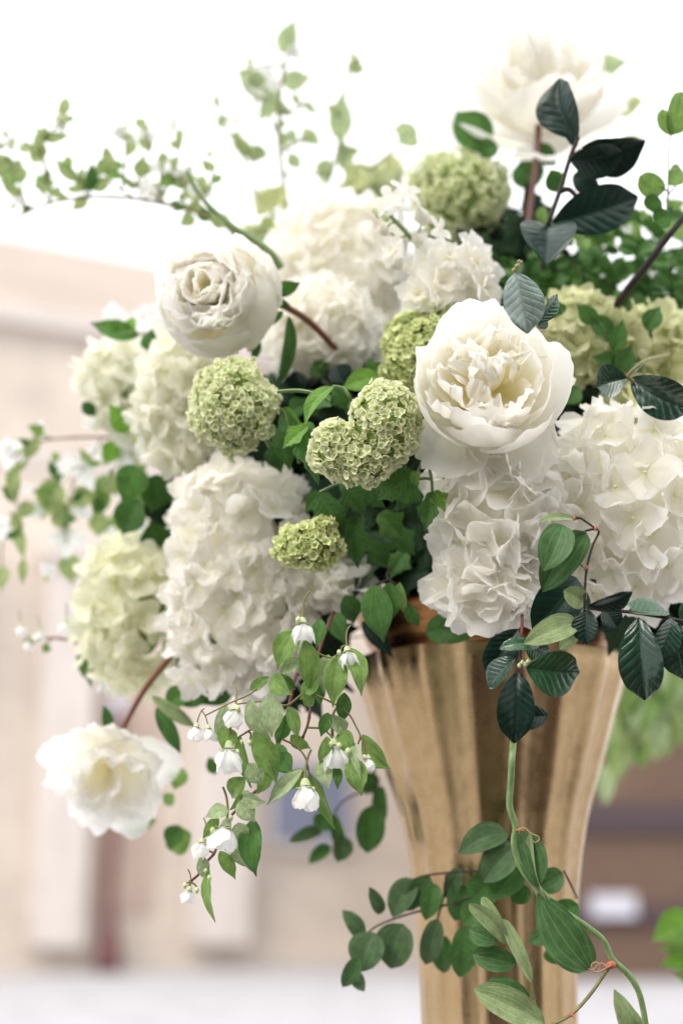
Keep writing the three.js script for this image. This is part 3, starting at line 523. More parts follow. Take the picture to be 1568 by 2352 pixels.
hydrangea('greenish cream hydrangea head farthest left against the building', { c: [272, 880, 1.42], r: [72, 100, 72], n: 60, size: 0.036, mat: 'hydrangea_cream', group: GG, seed: 27, tilt: 0.85, split: false, detail: { ruf: 0.22 }, core: 'green_core', coreK: 0.7 });
hydrangea('olive green hydrangea head behind the open peony on the right', { c: [1325, 775, 1.27], r: [88, 92, 80], n: 66, size: 0.032, mat: 'hydrangea_olive', group: GG, seed: 30, tilt: 1.2, split: false, detail: { ruf: 0.26 }, core: 'olive_core', coreK: 0.6 });
hydrangea('green hydrangea head at the right edge, above the dark green leaf pair', { c: [1490, 800, 1.28], r: [95, 80, 80], n: 62, size: 0.032, mat: 'hydrangea_olive', group: GG, seed: 33, tilt: 1.2, split: false, detail: { ruf: 0.26 }, core: 'olive_core', coreK: 0.6 });
hydrangea('green hydrangea florets right below the dark green leaf pair', { c: [1480, 935, 1.24], r: [70, 48, 60], n: 44, size: 0.032, mat: 'hydrangea_olive', group: GG, seed: 36, tilt: 0.9, split: false, core: 'olive_core', coreK: 0.6 });

// ---------- snowball flowers ----------
snowball('round green snowball flower under the left peony', { lobes: [[535, 935, 96, 102]], d: 1.165, n: 1000, base: [640, 1060, 1.22], seed: 1, fs: 0.82 });
snowball('heart-shaped pale green snowball flower in the middle, sharp', { lobes: [[884, 976, 78, 94], [762, 1030, 47, 60], [828, 1056, 74, 56]], d: 1.085, n: 960, base: [830, 1080, 1.2], seed: 2, fs: 0.9 });
snowball('small half-open green snowball flower in front of the soft white hydrangea', { lobes: [[708, 1256, 74, 50], [742, 1218, 28, 28]], d: 1.13, n: 460, base: [790, 1270, 1.2], seed: 3, mat: 'vib_petal_deep', fs: 0.85 });
snowball('green snowball flower half hidden behind the open peony', { lobes: [[950, 820, 68, 100], [1000, 745, 40, 60]], d: 1.2, n: 700, base: [1000, 900, 1.26], seed: 4, mat: 'vib_petal_deep', fs: 0.95 });
snowball('large blurred green snowball flower at the top, left of the dark glossy leaves', { lobes: [[1055, 455, 106, 106], [1000, 420, 60, 60]], d: 1.42, n: 900, base: [1080, 640, 1.38], seed: 5, fs: 1.0, stuff: true });
snowball('pale yellow green snowball flower far back, behind the stock stem', { lobes: [[865, 425, 50, 45], [900, 395, 24, 30], [815, 440, 32, 30]], d: 1.75, n: 400, base: [880, 600, 1.6], mat: 'vib_petal_pale', seed: 6, fs: 1.3, stuff: true });
snowball('loose blurred yellow green snowball flower above the left peony', { lobes: [[618, 458, 30, 22], [672, 500, 28, 20], [640, 520, 30, 20], [585, 535, 34, 18]], d: 1.65, n: 260, base: [650, 620, 1.5], mat: 'vib_petal_pale', seed: 7, fs: 1.2, stuff: true });

// ---------- stock ----------
{
  const B = P(1075, 800, 1.23), t = thing('stock_flower', 'white stock flower spike with opening buds at its tip, above the green clusters', 'stock flower', B);
  stem(t, 'stem', [B, P(1045, 720, 1.24), P(990, 600, 1.22), P(950, 555, 1.215), P(915, 515, 1.21), P(880, 480, 1.21)], 0.0032, 0.0018, MT.stem_green);
  const R = rng(77);
  const fl = [[960, 545, 14], [905, 580, 26], [990, 600, 36], [955, 625, 34], [1030, 590, 26], [1085, 610, 46], [1010, 650, 46], [1060, 660, 44], [1105, 665, 40], [985, 690, 36], [960, 680, 34], [1040, 700, 40], [1095, 640, 30], [1120, 690, 24]];
  fl.forEach(([x, y, r], i) => {
    const d = 1.195 + R() * 0.025, c = P(x, y, d), ax = dir((x - 1000) / 120 + (R() - 0.5) * 0.5, 0.25 + (R() - 0.5) * 0.6, 0.75), g = group('blossom', t), s = PX(r * 1.55, d); g.position.copy(c).sub(B);
    const Q = headQ(ax, R() * 6);
    for (let k = 0; k < 10; k++) {
      const inner = k >= 5, pg = petalVariant('stock' + inner, { L: 1, W: 1.05, p0: inner ? 0.6 : 1.0, p1: inner ? 1.0 : 1.7, cup: 0.35, ruf: 0.2, notch: 0.25, nu: 8, nv: 8, base: 0.2, yellow: 0.25, seed: 4 }, 4)[k % 4];
      const p = part('petal', pg, MT.peony_petal, g, V(0, 0, 0), Q.clone().multiply(new THREE.Quaternion().setFromAxisAngle(V(0, 0, 1), k * 1.257 + (inner ? 0.6 : 0) + R() * 0.3))); p.scale.setScalar(s * (inner ? 0.65 : 1.05));
    }
  });
  // the small star blossoms at the tip
  for (const [x, y, r, rr, uu] of [[895, 462, 36, -0.3, 0.5], [930, 440, 30, 0.5, 0.6], [912, 478, 26, 0.3, 0.1], [1005, 532, 30, 0.9, 0.3], [938, 448, 26, 0.8, 0.3]]) {
    const g = group('blossom', t), Q = headQ(dir(rr, uu, 0.7), x), s = PX(r * 1.5, 1.19); g.position.copy(P(x, y, 1.19)).sub(B);
    for (let k = 0; k < 5; k++) { const p = part('petal', petalVariant('star', { L: 1, W: 0.5, p0: 1.2, p1: 1.75, cup: 0.5, ruf: 0.12, notch: 0.12, nu: 6, nv: 8, base: 0.4, yellow: 0.1, seed: 8 }, 4)[k % 4], MT.peony_petal, g, V(0, 0, 0), Q.clone().multiply(new THREE.Quaternion().setFromAxisAngle(V(0, 0, 1), k * 1.257))); p.scale.setScalar(s); }
  }
  for (const [x, y, r, m] of [[868, 490, 12, 'bud_green'], [885, 500, 11, 'bud_green'], [880, 528, 15, 'bud_cream'], [968, 497, 22, 'bud_cream'], [960, 552, 17, 'bud_cream'], [860, 484, 8, 'bud_green'], [908, 600, 22, 'bud_cream']]) { MT.bud_cream ?? phys('bud_cream', [0.8, 0.78, 0.66], { roughness: 0.8 }); bud(t, x, y, 1.205, r, dir(-0.3, 0.5, 0.4), m); }
  for (const pts of [[[915, 515], [900, 512], [884, 530]], [[935, 540], [915, 545], [896, 535]], [[950, 555], [962, 530], [968, 510]], [[900, 500], [905, 480], [900, 466]], [[915, 512], [925, 480], [930, 448]]]) stem(t, 'stalk', path(T0, pts, 1.21), 0.0009, 0.0008, MT.stem_green, 5);
}

// ---------- mock orange: the hanging spray in front ----------
function spray(label, mains, twigs, lv, blooms, buds, d, tr, bd, ty = 'stem_dark', sp = 'mock', o = {}) {
  const B = P(...tr(...mains[0][0]), bd ?? d), t = thing('mock_orange_branch', label, 'flowering branch', B, 'mock orange branches');
  mains.forEach((m, i) => stem(t, 'stem', path(tr, m, i ? d : (bd ?? d), d), o.r0 ?? 0.0015, o.r1 ?? 0.0010, MT[ty], 7, m.length - 1));
  for (const w of twigs) stem(t, 'twig', path(tr, w, d), o.tw ?? 0.0009, (o.tw ?? 0.0009) * 0.75, MT[o.twig ?? 'stem_olive'], 6);
  leaves(t, sp, lv, d, tr, { wave: 0.04, spread: 0.016, tipSpread: 0.03, ...o.leaf });
  const R = rng(lv.length);
  for (let i = 0; i < (o.extra ?? 0); i++) {
    const w = twigs[Math.floor(R() * twigs.length)], k = Math.min(w.length - 2, Math.floor(R() * (w.length - 1) + 0.2)), f = R(), x = lerp(w[k][0], w[k + 1][0], f), y = lerp(w[k][1], w[k + 1][1], f), l = 45 + R() * 50, an = -Math.PI / 2 + (R() - 0.5) * 3.2;
    leaves(t, sp, [[x, y, x + Math.cos(an) * l, y + Math.sin(an) * l, l * (0.45 + R() * 0.2), o.em[i % o.em.length], { d: d + (R() - 0.5) * 0.04 }]], d, tr, {});
  }
  for (const [x, y, s, ax] of blooms) { const [X, Y] = tr(x, y); blossom(t, X, Y, d - 0.006 + (R() - 0.5) * 0.008, s * tr.k * (o.bs ?? 1), ax ?? (o.open ? dir(R() - 0.6, R() - 0.7, 0.7) : dir((R() - 0.5) * 0.5, -1, 0.25 + R() * 0.2)), Math.floor(R() * 9), !o.open); }
  for (const [x, y, s] of buds) { const [X, Y] = tr(x, y); bud(t, X, Y, d - 0.008, s * tr.k * 0.8, dir((R() - 0.5) * 0.5, -1, 0.15)); }
  return t;
}
spray('hanging mock orange branch with white bell flowers nearest the urn', [[[1075, 20], [1060, 60], [1010, 180], [965, 330], [930, 560], [905, 760], [868, 860]]],
  [[[905, 790], [1000, 800], [1060, 850], [1075, 880]], [[965, 290], [1060, 320], [1120, 290]], [[935, 560], [1060, 620], [1170, 690], [1230, 790], [1255, 850], [1240, 900]], [[1255, 850], [1280, 900], [1295, 960]], [[960, 280], [880, 210], [850, 130]], [[1120, 290], [1135, 245], [1160, 238]]],
  [[830, 130, 700, 405, 156, 'mock_leaf', { roll: 0.3 }], [880, 200, 912, 545, 141, 'mock_leaf', { roll: -0.2, bow: 0.12 }], [845, 325, 712, 455, 88, 'mock_pale', { roll: 0.3 }], [1040, 300, 1010, 560, 104, 'mock_pale', { roll: 0.5 }], [1105, 305, 1072, 655, 156, 'mock_leaf', { roll: -0.1, bow: 0.1 }], [1180, 255, 1262, 580, 125, 'mock_leaf', { roll: -0.4, bow: 0.14 }],
   [960, 465, 850, 605, 98, 'mock_leaf'], [880, 560, 935, 645, 67, 'mock_leaf'], [1150, 555, 1135, 755, 98, 'mock_deep'], [770, 650, 835, 870, 83, 'mock_leaf'], [790, 840, 922, 930, 83, 'mock_leaf', { roll: 0.5 }], [1040, 690, 990, 850, 83, 'mock_deep'], [1045, 700, 1155, 835, 114, 'mock_pale', { curl: 0.9 }], [1030, 850, 982, 1040, 94, 'mock_leaf', { roll: -0.5 }], [1120, 815, 1218, 965, 135, 'mock_leaf', { roll: 0.2 }], [1215, 890, 1262, 1145, 73, 'mock_pale', { roll: 0.7 }], [1190, 990, 1265, 1250, 146, 'mock_leaf', { roll: -0.1 }], [1265, 840, 1460, 1068, 125, 'mock_leaf', { side: 0.12, bow: 0.12 }], [990, 1010, 1045, 1200, 125, 'mock_pale'], [1085, 1050, 1103, 1205, 62, 'mock_deep'], [990, 60, 960, 260, 94, 'mock_deep', { d: 1.1 }], [930, 470, 990, 640, 94, 'mock_deep', { d: 1.09 }]],
  [[870, 172, 150], [1178, 345, 125], [1085, 1015, 190], [1310, 1045, 85]], [[838, 65, 27], [1113, 285, 24], [1060, 900, 25], [1112, 912, 30], [1172, 950, 32], [1284, 990, 24]], 1.06, TT, 1.14, 'stem_red');
spray('long hanging mock orange branch with white bells, trailing lowest beside the urn', [[[830, 430], [810, 480], [780, 640], [742, 800], [700, 920], [640, 1090], [610, 1180], [540, 1230], [400, 1370], [340, 1430], [300, 1560], [276, 1634], [225, 1693], [174, 1774], [115, 1825]]],
  [[[860, 570], [760, 640], [640, 615], [500, 622], [415, 635]], [[640, 450], [520, 560], [380, 625], [210, 712]], [[560, 780], [455, 845], [390, 890]], [[735, 870], [815, 910], [880, 980], [905, 1060], [915, 1140]], [[905, 1060], [870, 1090], [868, 1160]], [[500, 815], [520, 830], [515, 880]], [[345, 1430], [330, 1480], [320, 1500]], [[276, 1634], [240, 1620], [181, 1600]], [[115, 1825], [80, 1838]], [[115, 1825], [150, 1850], [159, 1872]], [[225, 1693], [240, 1740]], [[118, 1822], [104, 1860], [98, 1890]]],
  [[640, 448, 512, 540, 67, 'mock_leaf'], [650, 460, 800, 570, 135, 'mock_leaf', { roll: 0.4 }], [690, 440, 822, 535, 77, 'mock_deep'], [515, 600, 657, 872, 125, 'mock_pale', { roll: 0.5, curl: 0.4 }], [650, 575, 662, 855, 156, 'mock_pale', { roll: -0.2 }], [540, 820, 692, 1165, 162, 'mock_leaf', { bow: 0.12 }], [350, 625, 288, 885, 94, 'mock_pale'], [340, 780, 348, 965, 135, 'mock_leaf', { roll: -0.4 }], [450, 840, 525, 1195, 83, 'mock_leaf', { roll: 0.6 }], [870, 1065, 628, 1312, 104, 'mock_pale', { curl: 0.8, roll: 0.3 }], [862, 1065, 768, 1212, 83, 'mock_leaf', { roll: -0.6 }], [920, 1095, 1085, 1472, 104, 'mock_leaf', { roll: 0.6, bow: -0.04, side: 0.05 }], [715, 960, 800, 1110, 135, 'mock_deep'], [510, 1030, 592, 1175, 125, 'mock_pale'], [480, 1125, 398, 1265, 125, 'mock_leaf', { roll: 0.4 }], [455, 1240, 622, 1290, 104, 'mock_pale', { roll: 0.5 }], [440, 1285, 552, 1425, 125, 'mock_pale'], [505, 1215, 378, 1345, 62, 'mock_leaf'], [372, 1345, 212, 1398, 94, 'mock_pale', { roll: 0.5 }], [300, 1390, 198, 1535, 77, 'mock_leaf'], [430, 1430, 470, 1565, 104, 'mock_pale'], [540, 1405, 558, 1792, 152, 'mock_deep', { roll: 0.2, side: 0.06 }], [415, 1444, 556, 1768, 83, 'mock_pale', { roll: 0.8, side: 0.06 }], [313, 1620, 415, 1812, 88, 'mock_leaf', { roll: 0.3, side: -0.08 }], [190, 1649, 196, 1797, 84, 'mock_pale', {}], [240, 1737, 284, 2100, 60, 'mock_leaf', { side: 0.06, roll: 0.6 }], [690, 900, 740, 1060, 94, 'mock_deep', { d: 1.09 }], [760, 700, 690, 900, 94, 'mock_deep', { d: 1.09 }], [650, 1080, 560, 1240, 83, 'mock_leaf', { d: 1.09 }]],
  [[405, 745, 135], [150, 842, 100], [240, 845, 90], [365, 1030, 180], [895, 1280, 175], [335, 1555, 180], [181, 1625, 115], [97, 1938, 95]],
  [[435, 662, 27], [430, 955, 27], [512, 890, 24], [460, 885, 19], [870, 1175, 26], [940, 1205, 22], [265, 1480, 30], [375, 1480, 28], [345, 1455, 22], [79, 1850, 24], [159, 1882, 24], [243, 1798, 24], [218, 1752, 20], [385, 1395, 26]], 1.055, TT, 1.13, 'stem_red');

// ---------- mock orange: far and left branches ----------
function umbel(t, x, y, d, n, r, seed, tr, white = 0.5) {
  const R = rng(seed);
  for (let i = 0; i < n; i++) { const X = x + (R() - 0.5) * r * 2, Y = y + (R() - 0.5) * r * 1.6, [gx, gy] = tr(X, Y), dd = d + (R() - 0.5) * 0.02; if (R() < white) blossom(t, gx, gy, dd, 15 + R() * 10, dir(R() - 0.5, R() - 0.3, 0.7), i, false); else bud(t, gx, gy, dd, 5 + R() * 3, dir(R() - 0.5, 0.6, 0.4)); }
}
{
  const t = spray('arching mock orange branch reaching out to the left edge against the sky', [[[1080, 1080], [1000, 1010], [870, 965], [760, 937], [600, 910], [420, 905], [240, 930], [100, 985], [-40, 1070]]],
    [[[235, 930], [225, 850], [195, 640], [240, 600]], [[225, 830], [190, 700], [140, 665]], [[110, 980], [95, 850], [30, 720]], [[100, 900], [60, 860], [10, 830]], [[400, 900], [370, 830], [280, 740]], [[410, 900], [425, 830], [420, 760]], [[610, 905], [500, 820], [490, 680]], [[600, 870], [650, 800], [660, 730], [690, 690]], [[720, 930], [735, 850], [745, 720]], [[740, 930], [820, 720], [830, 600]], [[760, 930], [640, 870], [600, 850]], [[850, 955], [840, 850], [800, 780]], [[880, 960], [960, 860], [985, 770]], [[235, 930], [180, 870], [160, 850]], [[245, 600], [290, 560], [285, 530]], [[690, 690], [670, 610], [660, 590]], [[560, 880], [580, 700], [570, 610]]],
    [[400, 900, 330, 968, 55, 'mock_far_veil'], [408, 880, 422, 745, 60, 'mock_deep'], [392, 870, 305, 866, 35, 'mock_far_veil'], [365, 830, 255, 728, 55, 'mock_far_veil', { bow: 0.15 }], [395, 880, 355, 800, 55, 'mock_far_veil'], [225, 850, 212, 775, 38, 'mock_deep'], [232, 880, 155, 850, 35, 'mock_far_veil'], [240, 900, 280, 850, 30, 'mock_far_veil'], [195, 645, 208, 572, 46, 'mock_far_veil'], [200, 640, 325, 620, 46, 'mock_far_veil'], [190, 720, 135, 662, 56, 'mock_far_veil'], [195, 725, 190, 650, 40, 'mock_far_veil'], [10, 825, 32, 710, 75, 'mock_far_veil'], [20, 800, -30, 720, 70, 'mock_far_veil'], [100, 842, 85, 755, 60, 'mock_far_veil'], [105, 895, 5, 828, 45, 'mock_far_veil'], [70, 940, 50, 970, 26, 'mock_far_veil'], [495, 815, 482, 668, 55, 'mock_far_veil'], [692, 690, 635, 595, 55, 'mock_far_veil'], [640, 815, 655, 715, 75, 'mock_far_veil'], [820, 685, 832, 588, 34, 'mock_far_veil'], [850, 870, 800, 780, 90, 'mock_far_veil'], [860, 850, 890, 800, 60, 'mock_far_veil'], [760, 745, 742, 695, 30, 'mock_far_veil'], [985, 780, 925, 730, 45, 'mock_far_veil'], [600, 855, 538, 785, 28, 'mock_far_veil'], [890, 990, 822, 1038, 65, 'mock_far_veil'], [700, 900, 640, 870, 40, 'mock_far_veil'], [850, 960, 780, 930, 45, 'mock_deep'], [960, 870, 975, 840, 26, 'mock_far_veil'], [140, 970, 100, 940, 40, 'mock_deep'], [320, 915, 200, 850, 34, 'mock_far_veil'], [960, 1000, 1060, 1010, 70, 'mock_far_veil'], [900, 980, 1000, 1000, 60, 'mock_deep']],
    [], [], 1.4, T1, 1.4, 'stem_olive', 'mock', { r0: 0.0021, r1: 0.001, tw: 0.0012, extra: 44, em: ['mock_far_veil', 'mock_leaf', 'mock_far_veil'], leaf: { spread: 0.05 } });
  for (const [x, y, n, r, w] of [[35, 650, 14, 55, 0.4], [290, 540, 6, 24, 0.3], [310, 580, 5, 26, 0.3], [570, 610, 9, 34, 0.6], [790, 565, 7, 32, 0.7], [670, 600, 7, 34, 0.7], [965, 700, 6, 34, 0.5], [740, 770, 5, 40, 0.6], [840, 800, 8, 40, 0.5], [700, 860, 6, 50, 0.4], [590, 650, 4, 26, 0.6], [920, 880, 6, 40, 0.6], [60, 900, 5, 40, 0.6]]) umbel(t, x, y, 1.4, n, r, x + y, T1, w);
  stem(t, 'stem', path(T1, [[1290, 1230], [1240, 1160], [1130, 1080], [1080, 1050], [920, 900], [858, 785]], 1.3, 1.27), 0.0042, 0.0014, MT.stem_green, 8);
}
{
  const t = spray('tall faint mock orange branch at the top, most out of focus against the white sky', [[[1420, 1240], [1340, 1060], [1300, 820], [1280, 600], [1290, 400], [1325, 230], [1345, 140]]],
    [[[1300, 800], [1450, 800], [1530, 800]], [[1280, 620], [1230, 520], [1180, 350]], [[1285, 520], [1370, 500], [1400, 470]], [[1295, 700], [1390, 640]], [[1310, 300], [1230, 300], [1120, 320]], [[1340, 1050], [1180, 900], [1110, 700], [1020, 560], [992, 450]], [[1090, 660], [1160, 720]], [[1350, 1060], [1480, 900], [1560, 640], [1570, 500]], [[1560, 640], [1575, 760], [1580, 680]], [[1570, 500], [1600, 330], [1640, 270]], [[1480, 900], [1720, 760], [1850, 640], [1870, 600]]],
    [[1290, 245, 1358, 88, 90, 'mock_faint_veil'], [1298, 385, 1432, 352, 90, 'mock_faint_veil'], [1240, 440, 1088, 318, 110, 'mock_faint_veil'], [1250, 470, 1185, 560, 75, 'mock_faint_veil'], [1255, 470, 1342, 535, 60, 'mock_faint_veil'], [1220, 400, 1260, 500, 90, 'mock_faint_veil'], [1400, 468, 1468, 527, 38, 'mock_faint_veil'], [1392, 588, 1472, 668, 65, 'mock_faint_veil'], [1328, 700, 1382, 775, 60, 'mock_faint_veil'], [1450, 800, 1532, 796, 36, 'mock_faint_veil'], [1560, 650, 1572, 425, 105, 'mock_faint_veil'], [1600, 320, 1655, 262, 60, 'mock_faint_veil', { roll: 0.4 }], [1590, 790, 1580, 650, 85, 'mock_faint_veil'], [1915, 670, 1838, 562, 90, 'mock_faint_veil', { d: 1.38 }], [1000, 495, 990, 425, 30, 'mock_faint_veil'], [1010, 590, 1040, 525, 50, 'mock_faint_veil'], [1078, 585, 1092, 530, 34, 'mock_faint_veil'], [1128, 722, 1108, 628, 65, 'mock_far_veil'], [1130, 715, 1205, 725, 40, 'mock_faint_veil'], [1180, 990, 1280, 850, 90, 'yellow_leaf', { d: 1.45 }], [1250, 960, 1310, 840, 70, 'yellow_leaf', { d: 1.45 }], [1200, 1005, 1270, 1040, 60, 'mock_far_veil', { d: 1.4 }], [1300, 960, 1400, 1060, 80, 'yellow_leaf', { d: 1.45 }], [1650, 760, 1600, 900, 120, 'yellow_leaf', { d: 1.5 }], [1780, 800, 1800, 700, 70, 'yellow_leaf', { d: 1.5 }]],
    [[1190, 380, 130, dir(0.2, 0.3, 1)], [1350, 235, 70, dir(0.4, -0.4, 1)]], [], 1.52, T1, 1.5, 'stem_olive', 'mock', { r0: 0.0026, r1: 0.0016, tw: 0.0017, extra: 26, em: ['mock_faint_veil', 'mock_far_veil'] });
  umbel(t, 1200, 345, 1.5, 6, 60, 5, T1, 0.8); umbel(t, 1060, 560, 1.5, 5, 40, 6, T1, 0.5);
  leaves(t, 'mock', [[1120, 285, 1318, 280, 110, 'mock_faint_veil', { roll: 0.5 }], [1230, 480, 1390, 460, 110, 'yellow_leaf', { roll: 0.4 }]], 1.55, T2);
  stem(t, 'twig', path(T2, [[640, 900], [900, 500], [1060, 400], [1120, 285]], 1.56), 0.0008, 0.0006, MT.stem_olive, 5);
  stem(t, 'twig', path(T2, [[640, 900], [1000, 620], [1240, 480]], 1.58), 0.0008, 0.0006, MT.stem_olive, 5);
}
{
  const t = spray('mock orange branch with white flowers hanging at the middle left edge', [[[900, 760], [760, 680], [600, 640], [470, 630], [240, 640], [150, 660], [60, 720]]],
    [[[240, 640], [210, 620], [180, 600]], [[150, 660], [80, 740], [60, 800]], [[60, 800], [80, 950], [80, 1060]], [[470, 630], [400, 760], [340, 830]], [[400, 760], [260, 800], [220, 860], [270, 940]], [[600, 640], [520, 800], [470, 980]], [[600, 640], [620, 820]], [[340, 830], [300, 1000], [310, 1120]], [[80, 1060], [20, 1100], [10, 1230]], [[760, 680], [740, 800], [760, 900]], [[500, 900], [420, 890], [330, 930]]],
    [[175, 625, 108, 745, 55, 'mock_far_veil'], [60, 765, 60, 945, 65, 'mock_far_veil'], [80, 1045, 112, 1195, 55, 'mock_far_veil'], [110, 1190, 105, 1310, 40, 'mock_far_veil'], [250, 820, 188, 1015, 125, 'mock_far_veil'], [240, 860, 180, 960, 80, 'mock_far_veil'], [270, 935, 292, 1065, 110, 'mock_far_veil'], [312, 1160, 332, 1308, 100, 'mock_far_veil'], [20, 1225, 10, 1335, 65, 'mock_far_veil'], [258, 700, 245, 755, 36, 'mock_leaf'], [440, 890, 322, 935, 80, 'mock_far_veil'], [485, 800, 480, 955, 80, 'mock_leaf'], [620, 815, 655, 985, 115, 'mock_leaf'], [770, 820, 770, 970, 130, 'vib_bright'], [470, 975, 450, 1088, 100, 'mock_far_veil'], [500, 800, 540, 900, 100, 'mock_far_veil'], [560, 760, 600, 860, 80, 'mock_far_veil'], [540, 640, 480, 760, 90, 'vib_bright'], [600, 640, 700, 560, 120, 'yellow_leaf'], [400, 860, 350, 950, 80, 'mock_far_veil'], [800, 760, 860, 900, 110, 'vib_dark'], [840, 860, 820, 1000, 110, 'vib_dark'], [700, 850, 740, 1000, 90, 'vib_dark'], [560, 960, 600, 1090, 100, 'mock_leaf'], [640, 700, 560, 780, 90, 'mock_far_veil'], [380, 470, 442, 535, 60, 'vib_dark', { d: 1.36 }], [660, 780, 600, 920, 110, 'vib_leaf'], [580, 900, 640, 1030, 110, 'vib_leaf'], [700, 900, 640, 1000, 120, 'vib_dark'], [760, 1000, 700, 1130, 120, 'vib_dark'], [560, 720, 640, 640, 100, 'mock_far_veil'], [480, 860, 430, 1000, 90, 'mock_leaf'], [820, 700, 760, 830, 120, 'vib_dark'], [520, 980, 560, 1100, 90, 'mock_far_veil'], [620, 760, 560, 940, 150, 'vib_leaf', { d: 1.34 }], [720, 800, 690, 980, 150, 'vib_dark', { d: 1.34 }], [820, 780, 800, 960, 150, 'vib_dark', { d: 1.33 }], [640, 920, 560, 1080, 150, 'vib_dark', { d: 1.34 }], [760, 940, 820, 1100, 150, 'vib_dark', { d: 1.33 }], [700, 1020, 740, 1160, 140, 'vib_dark', { d: 1.34 }], [150, 930, 90, 1010, 70, 'mock_far_veil'], [230, 950, 330, 1000, 80, 'mock_far_veil']],
    [[175, 600, 80], [50, 705, 120], [30, 690, 90], [430, 690, 70], [355, 810, 170, dir(-0.5, -0.5, 0.6)], [280, 775, 80], [150, 975, 90], [5, 1050, 100], [310, 1095, 140], [575, 785, 95], [600, 700, 90], [560, 870, 70], [710, 870, 60], [520, 60, 80], [560, 110, 90], [640, 90, 100], [690, 60, 90], [500, 110, 70], [420, 560, 70], [740, 980, 80], [640, 1080, 110], [500, 1110, 110], [370, 985, 90], [220, 1250, 70], [120, 870, 50]], [[205, 620, 16], [80, 690, 16], [215, 1275, 20]], 1.46, T3, 1.46, 'stem_brown', 'mock', { r0: 0.0018, r1: 0.0008, bs: 0.72, open: true, extra: 30, em: ['mock_far_veil', 'mock_leaf', 'vib_leaf'], leaf: { spread: 0.06, tipSpread: 0.04 } });
}
spray('faint sprig of tiny white flowers at the far lower left', [[[560, 130], [400, 60], [250, 20], [120, 40]]], [[[250, 20], [200, 60]], [[400, 60], [380, 160]]], [[400, 60, 380, 200, 70, 'mock_deep'], [390, 70, 420, 250, 60, 'mock_deep'], [160, 30, 110, 50, 40, 'mock_leaf'], [220, 50, 200, 90, 40, 'mock_leaf'], [520, 130, 500, 260, 60, 'mock_leaf']], [[500, 240, 90], [540, 260, 90], [180, 20, 50], [130, 60, 40], [300, -20, 60], [100, -10, 50]], [], 1.38, T5, 1.38, 'stem_brown');

// ---------- dark glossy sprigs ----------
function sprig(label, name, cat, grp, stems, lv, d, tr, mat, r0, r1, sp = 'gardenia', o = {}) {
  const B = P(...tr(...stems[0][0]), stems[0][0][2] ?? d), t = thing(name, label, cat, B, grp);
  stems.forEach((s) => stem(t, 'stem', path(tr, s, d), r0, r1, MT[mat], 7));
  leaves(t, sp, lv, d, tr, { wave: 0.02, ...o });
  return t;
}
const GS = 'glossy dark leaf sprigs';
sprig('dark glossy sprig of five leaves in front of the topmost peony', 'gardenia_sprig', 'leaf sprig', GS, [[[925, 1230, 1.27], [945, 1040], [1000, 880], [1050, 720], [1085, 630]], [[1000, 880], [1040, 870], [1075, 900], [1100, 950]], [[1045, 730], [1100, 690]]],
  [[1080, 640, 1000, 360, 185, 'gardenia_dark', { roll: -0.35, fold: 0.5, side: -0.1 }], [1075, 680, 1030, 560, 60, 'gardenia_dark', {}], [1100, 680, 1395, 645, 175, 'gardenia_dark', { roll: 0.75, fold: 0.5 }], [1048, 735, 1292, 700, 150, 'gardenia_dark', { roll: 0.4, fold: 0.5 }], [970, 1025, 1360, 905, 215, 'gardenia_dark', { roll: -0.1, fold: 0.25 }], [945, 1035, 938, 1218, 245, 'gardenia_dark', { roll: 0, dt: -0.05, fold: 0.5 }], [1060, 810, 1180, 850, 110, 'gardenia_dark', { d: 1.24 }], [1000, 880, 960, 780, 90, 'vib_dark', { d: 1.25 }]], 1.2, T2, 'stem_dark', 0.0024, 0.0019, 'gardenia', { rib: 0.45 });
{
  const t = sprig('single ribbed dark leaf with a brown bud, standing on the open peony', 'gardenia_sprig', 'leaf sprig', GS, [[[905, 1510, 1.09], [880, 1400, 1.06], [800, 1260, 1.04], [800, 1225, 1.035]]],
    [[798, 1252, 853, 1533, 205, 'gardenia_painted_sheen', { roll: 0, n: dir(0.1, 0.7, 0.7), fold: 0.22, bow: 0.05, d: 1.035, dt: 0.0 }], [893, 1485, 988, 1350, 60, 'gardenia_mid', { roll: 0.6, d: 1.055 }], [900, 1500, 945, 1465, 60, 'gardenia_leaf', { d: 1.08 }]], 1.04, T2, 'stem_olive', 0.0016, 0.0016);
  for (const [x, y, r] of [[806, 1222, 13], [822, 1205, 9], [812, 1200, 8], [790, 1240, 11]]) bud(t, ...T2(x, y), 1.034, r * 0.5, dir(0.5, 0.6, 0.2), 'bud_olive' in MT ? 'bud_olive' : (phys('bud_olive', [0.32, 0.3, 0.14], { roughness: 0.7 }), 'bud_olive'));
}
sprig('pair of dark green leaves at the right edge, among the green hydrangeas', 'gardenia_sprig', 'leaf sprig', GS, [[[1500, 250, 1.2], [1360, 300], [1310, 350], [1300, 380]], [[1310, 350], [1340, 375]]],
  [[1312, 360, 1172, 398, 150, 'gardenia_leaf', { roll: 0.2, fold: 0.55 }], [1325, 360, 1610, 505, 185, 'gardenia_leaf', { roll: 0.15, fold: 0.5 }], [1310, 345, 1380, 290, 30, 'gardenia_mid', {}]], 1.12, T4, 'stem_olive', 0.0016, 0.0016);
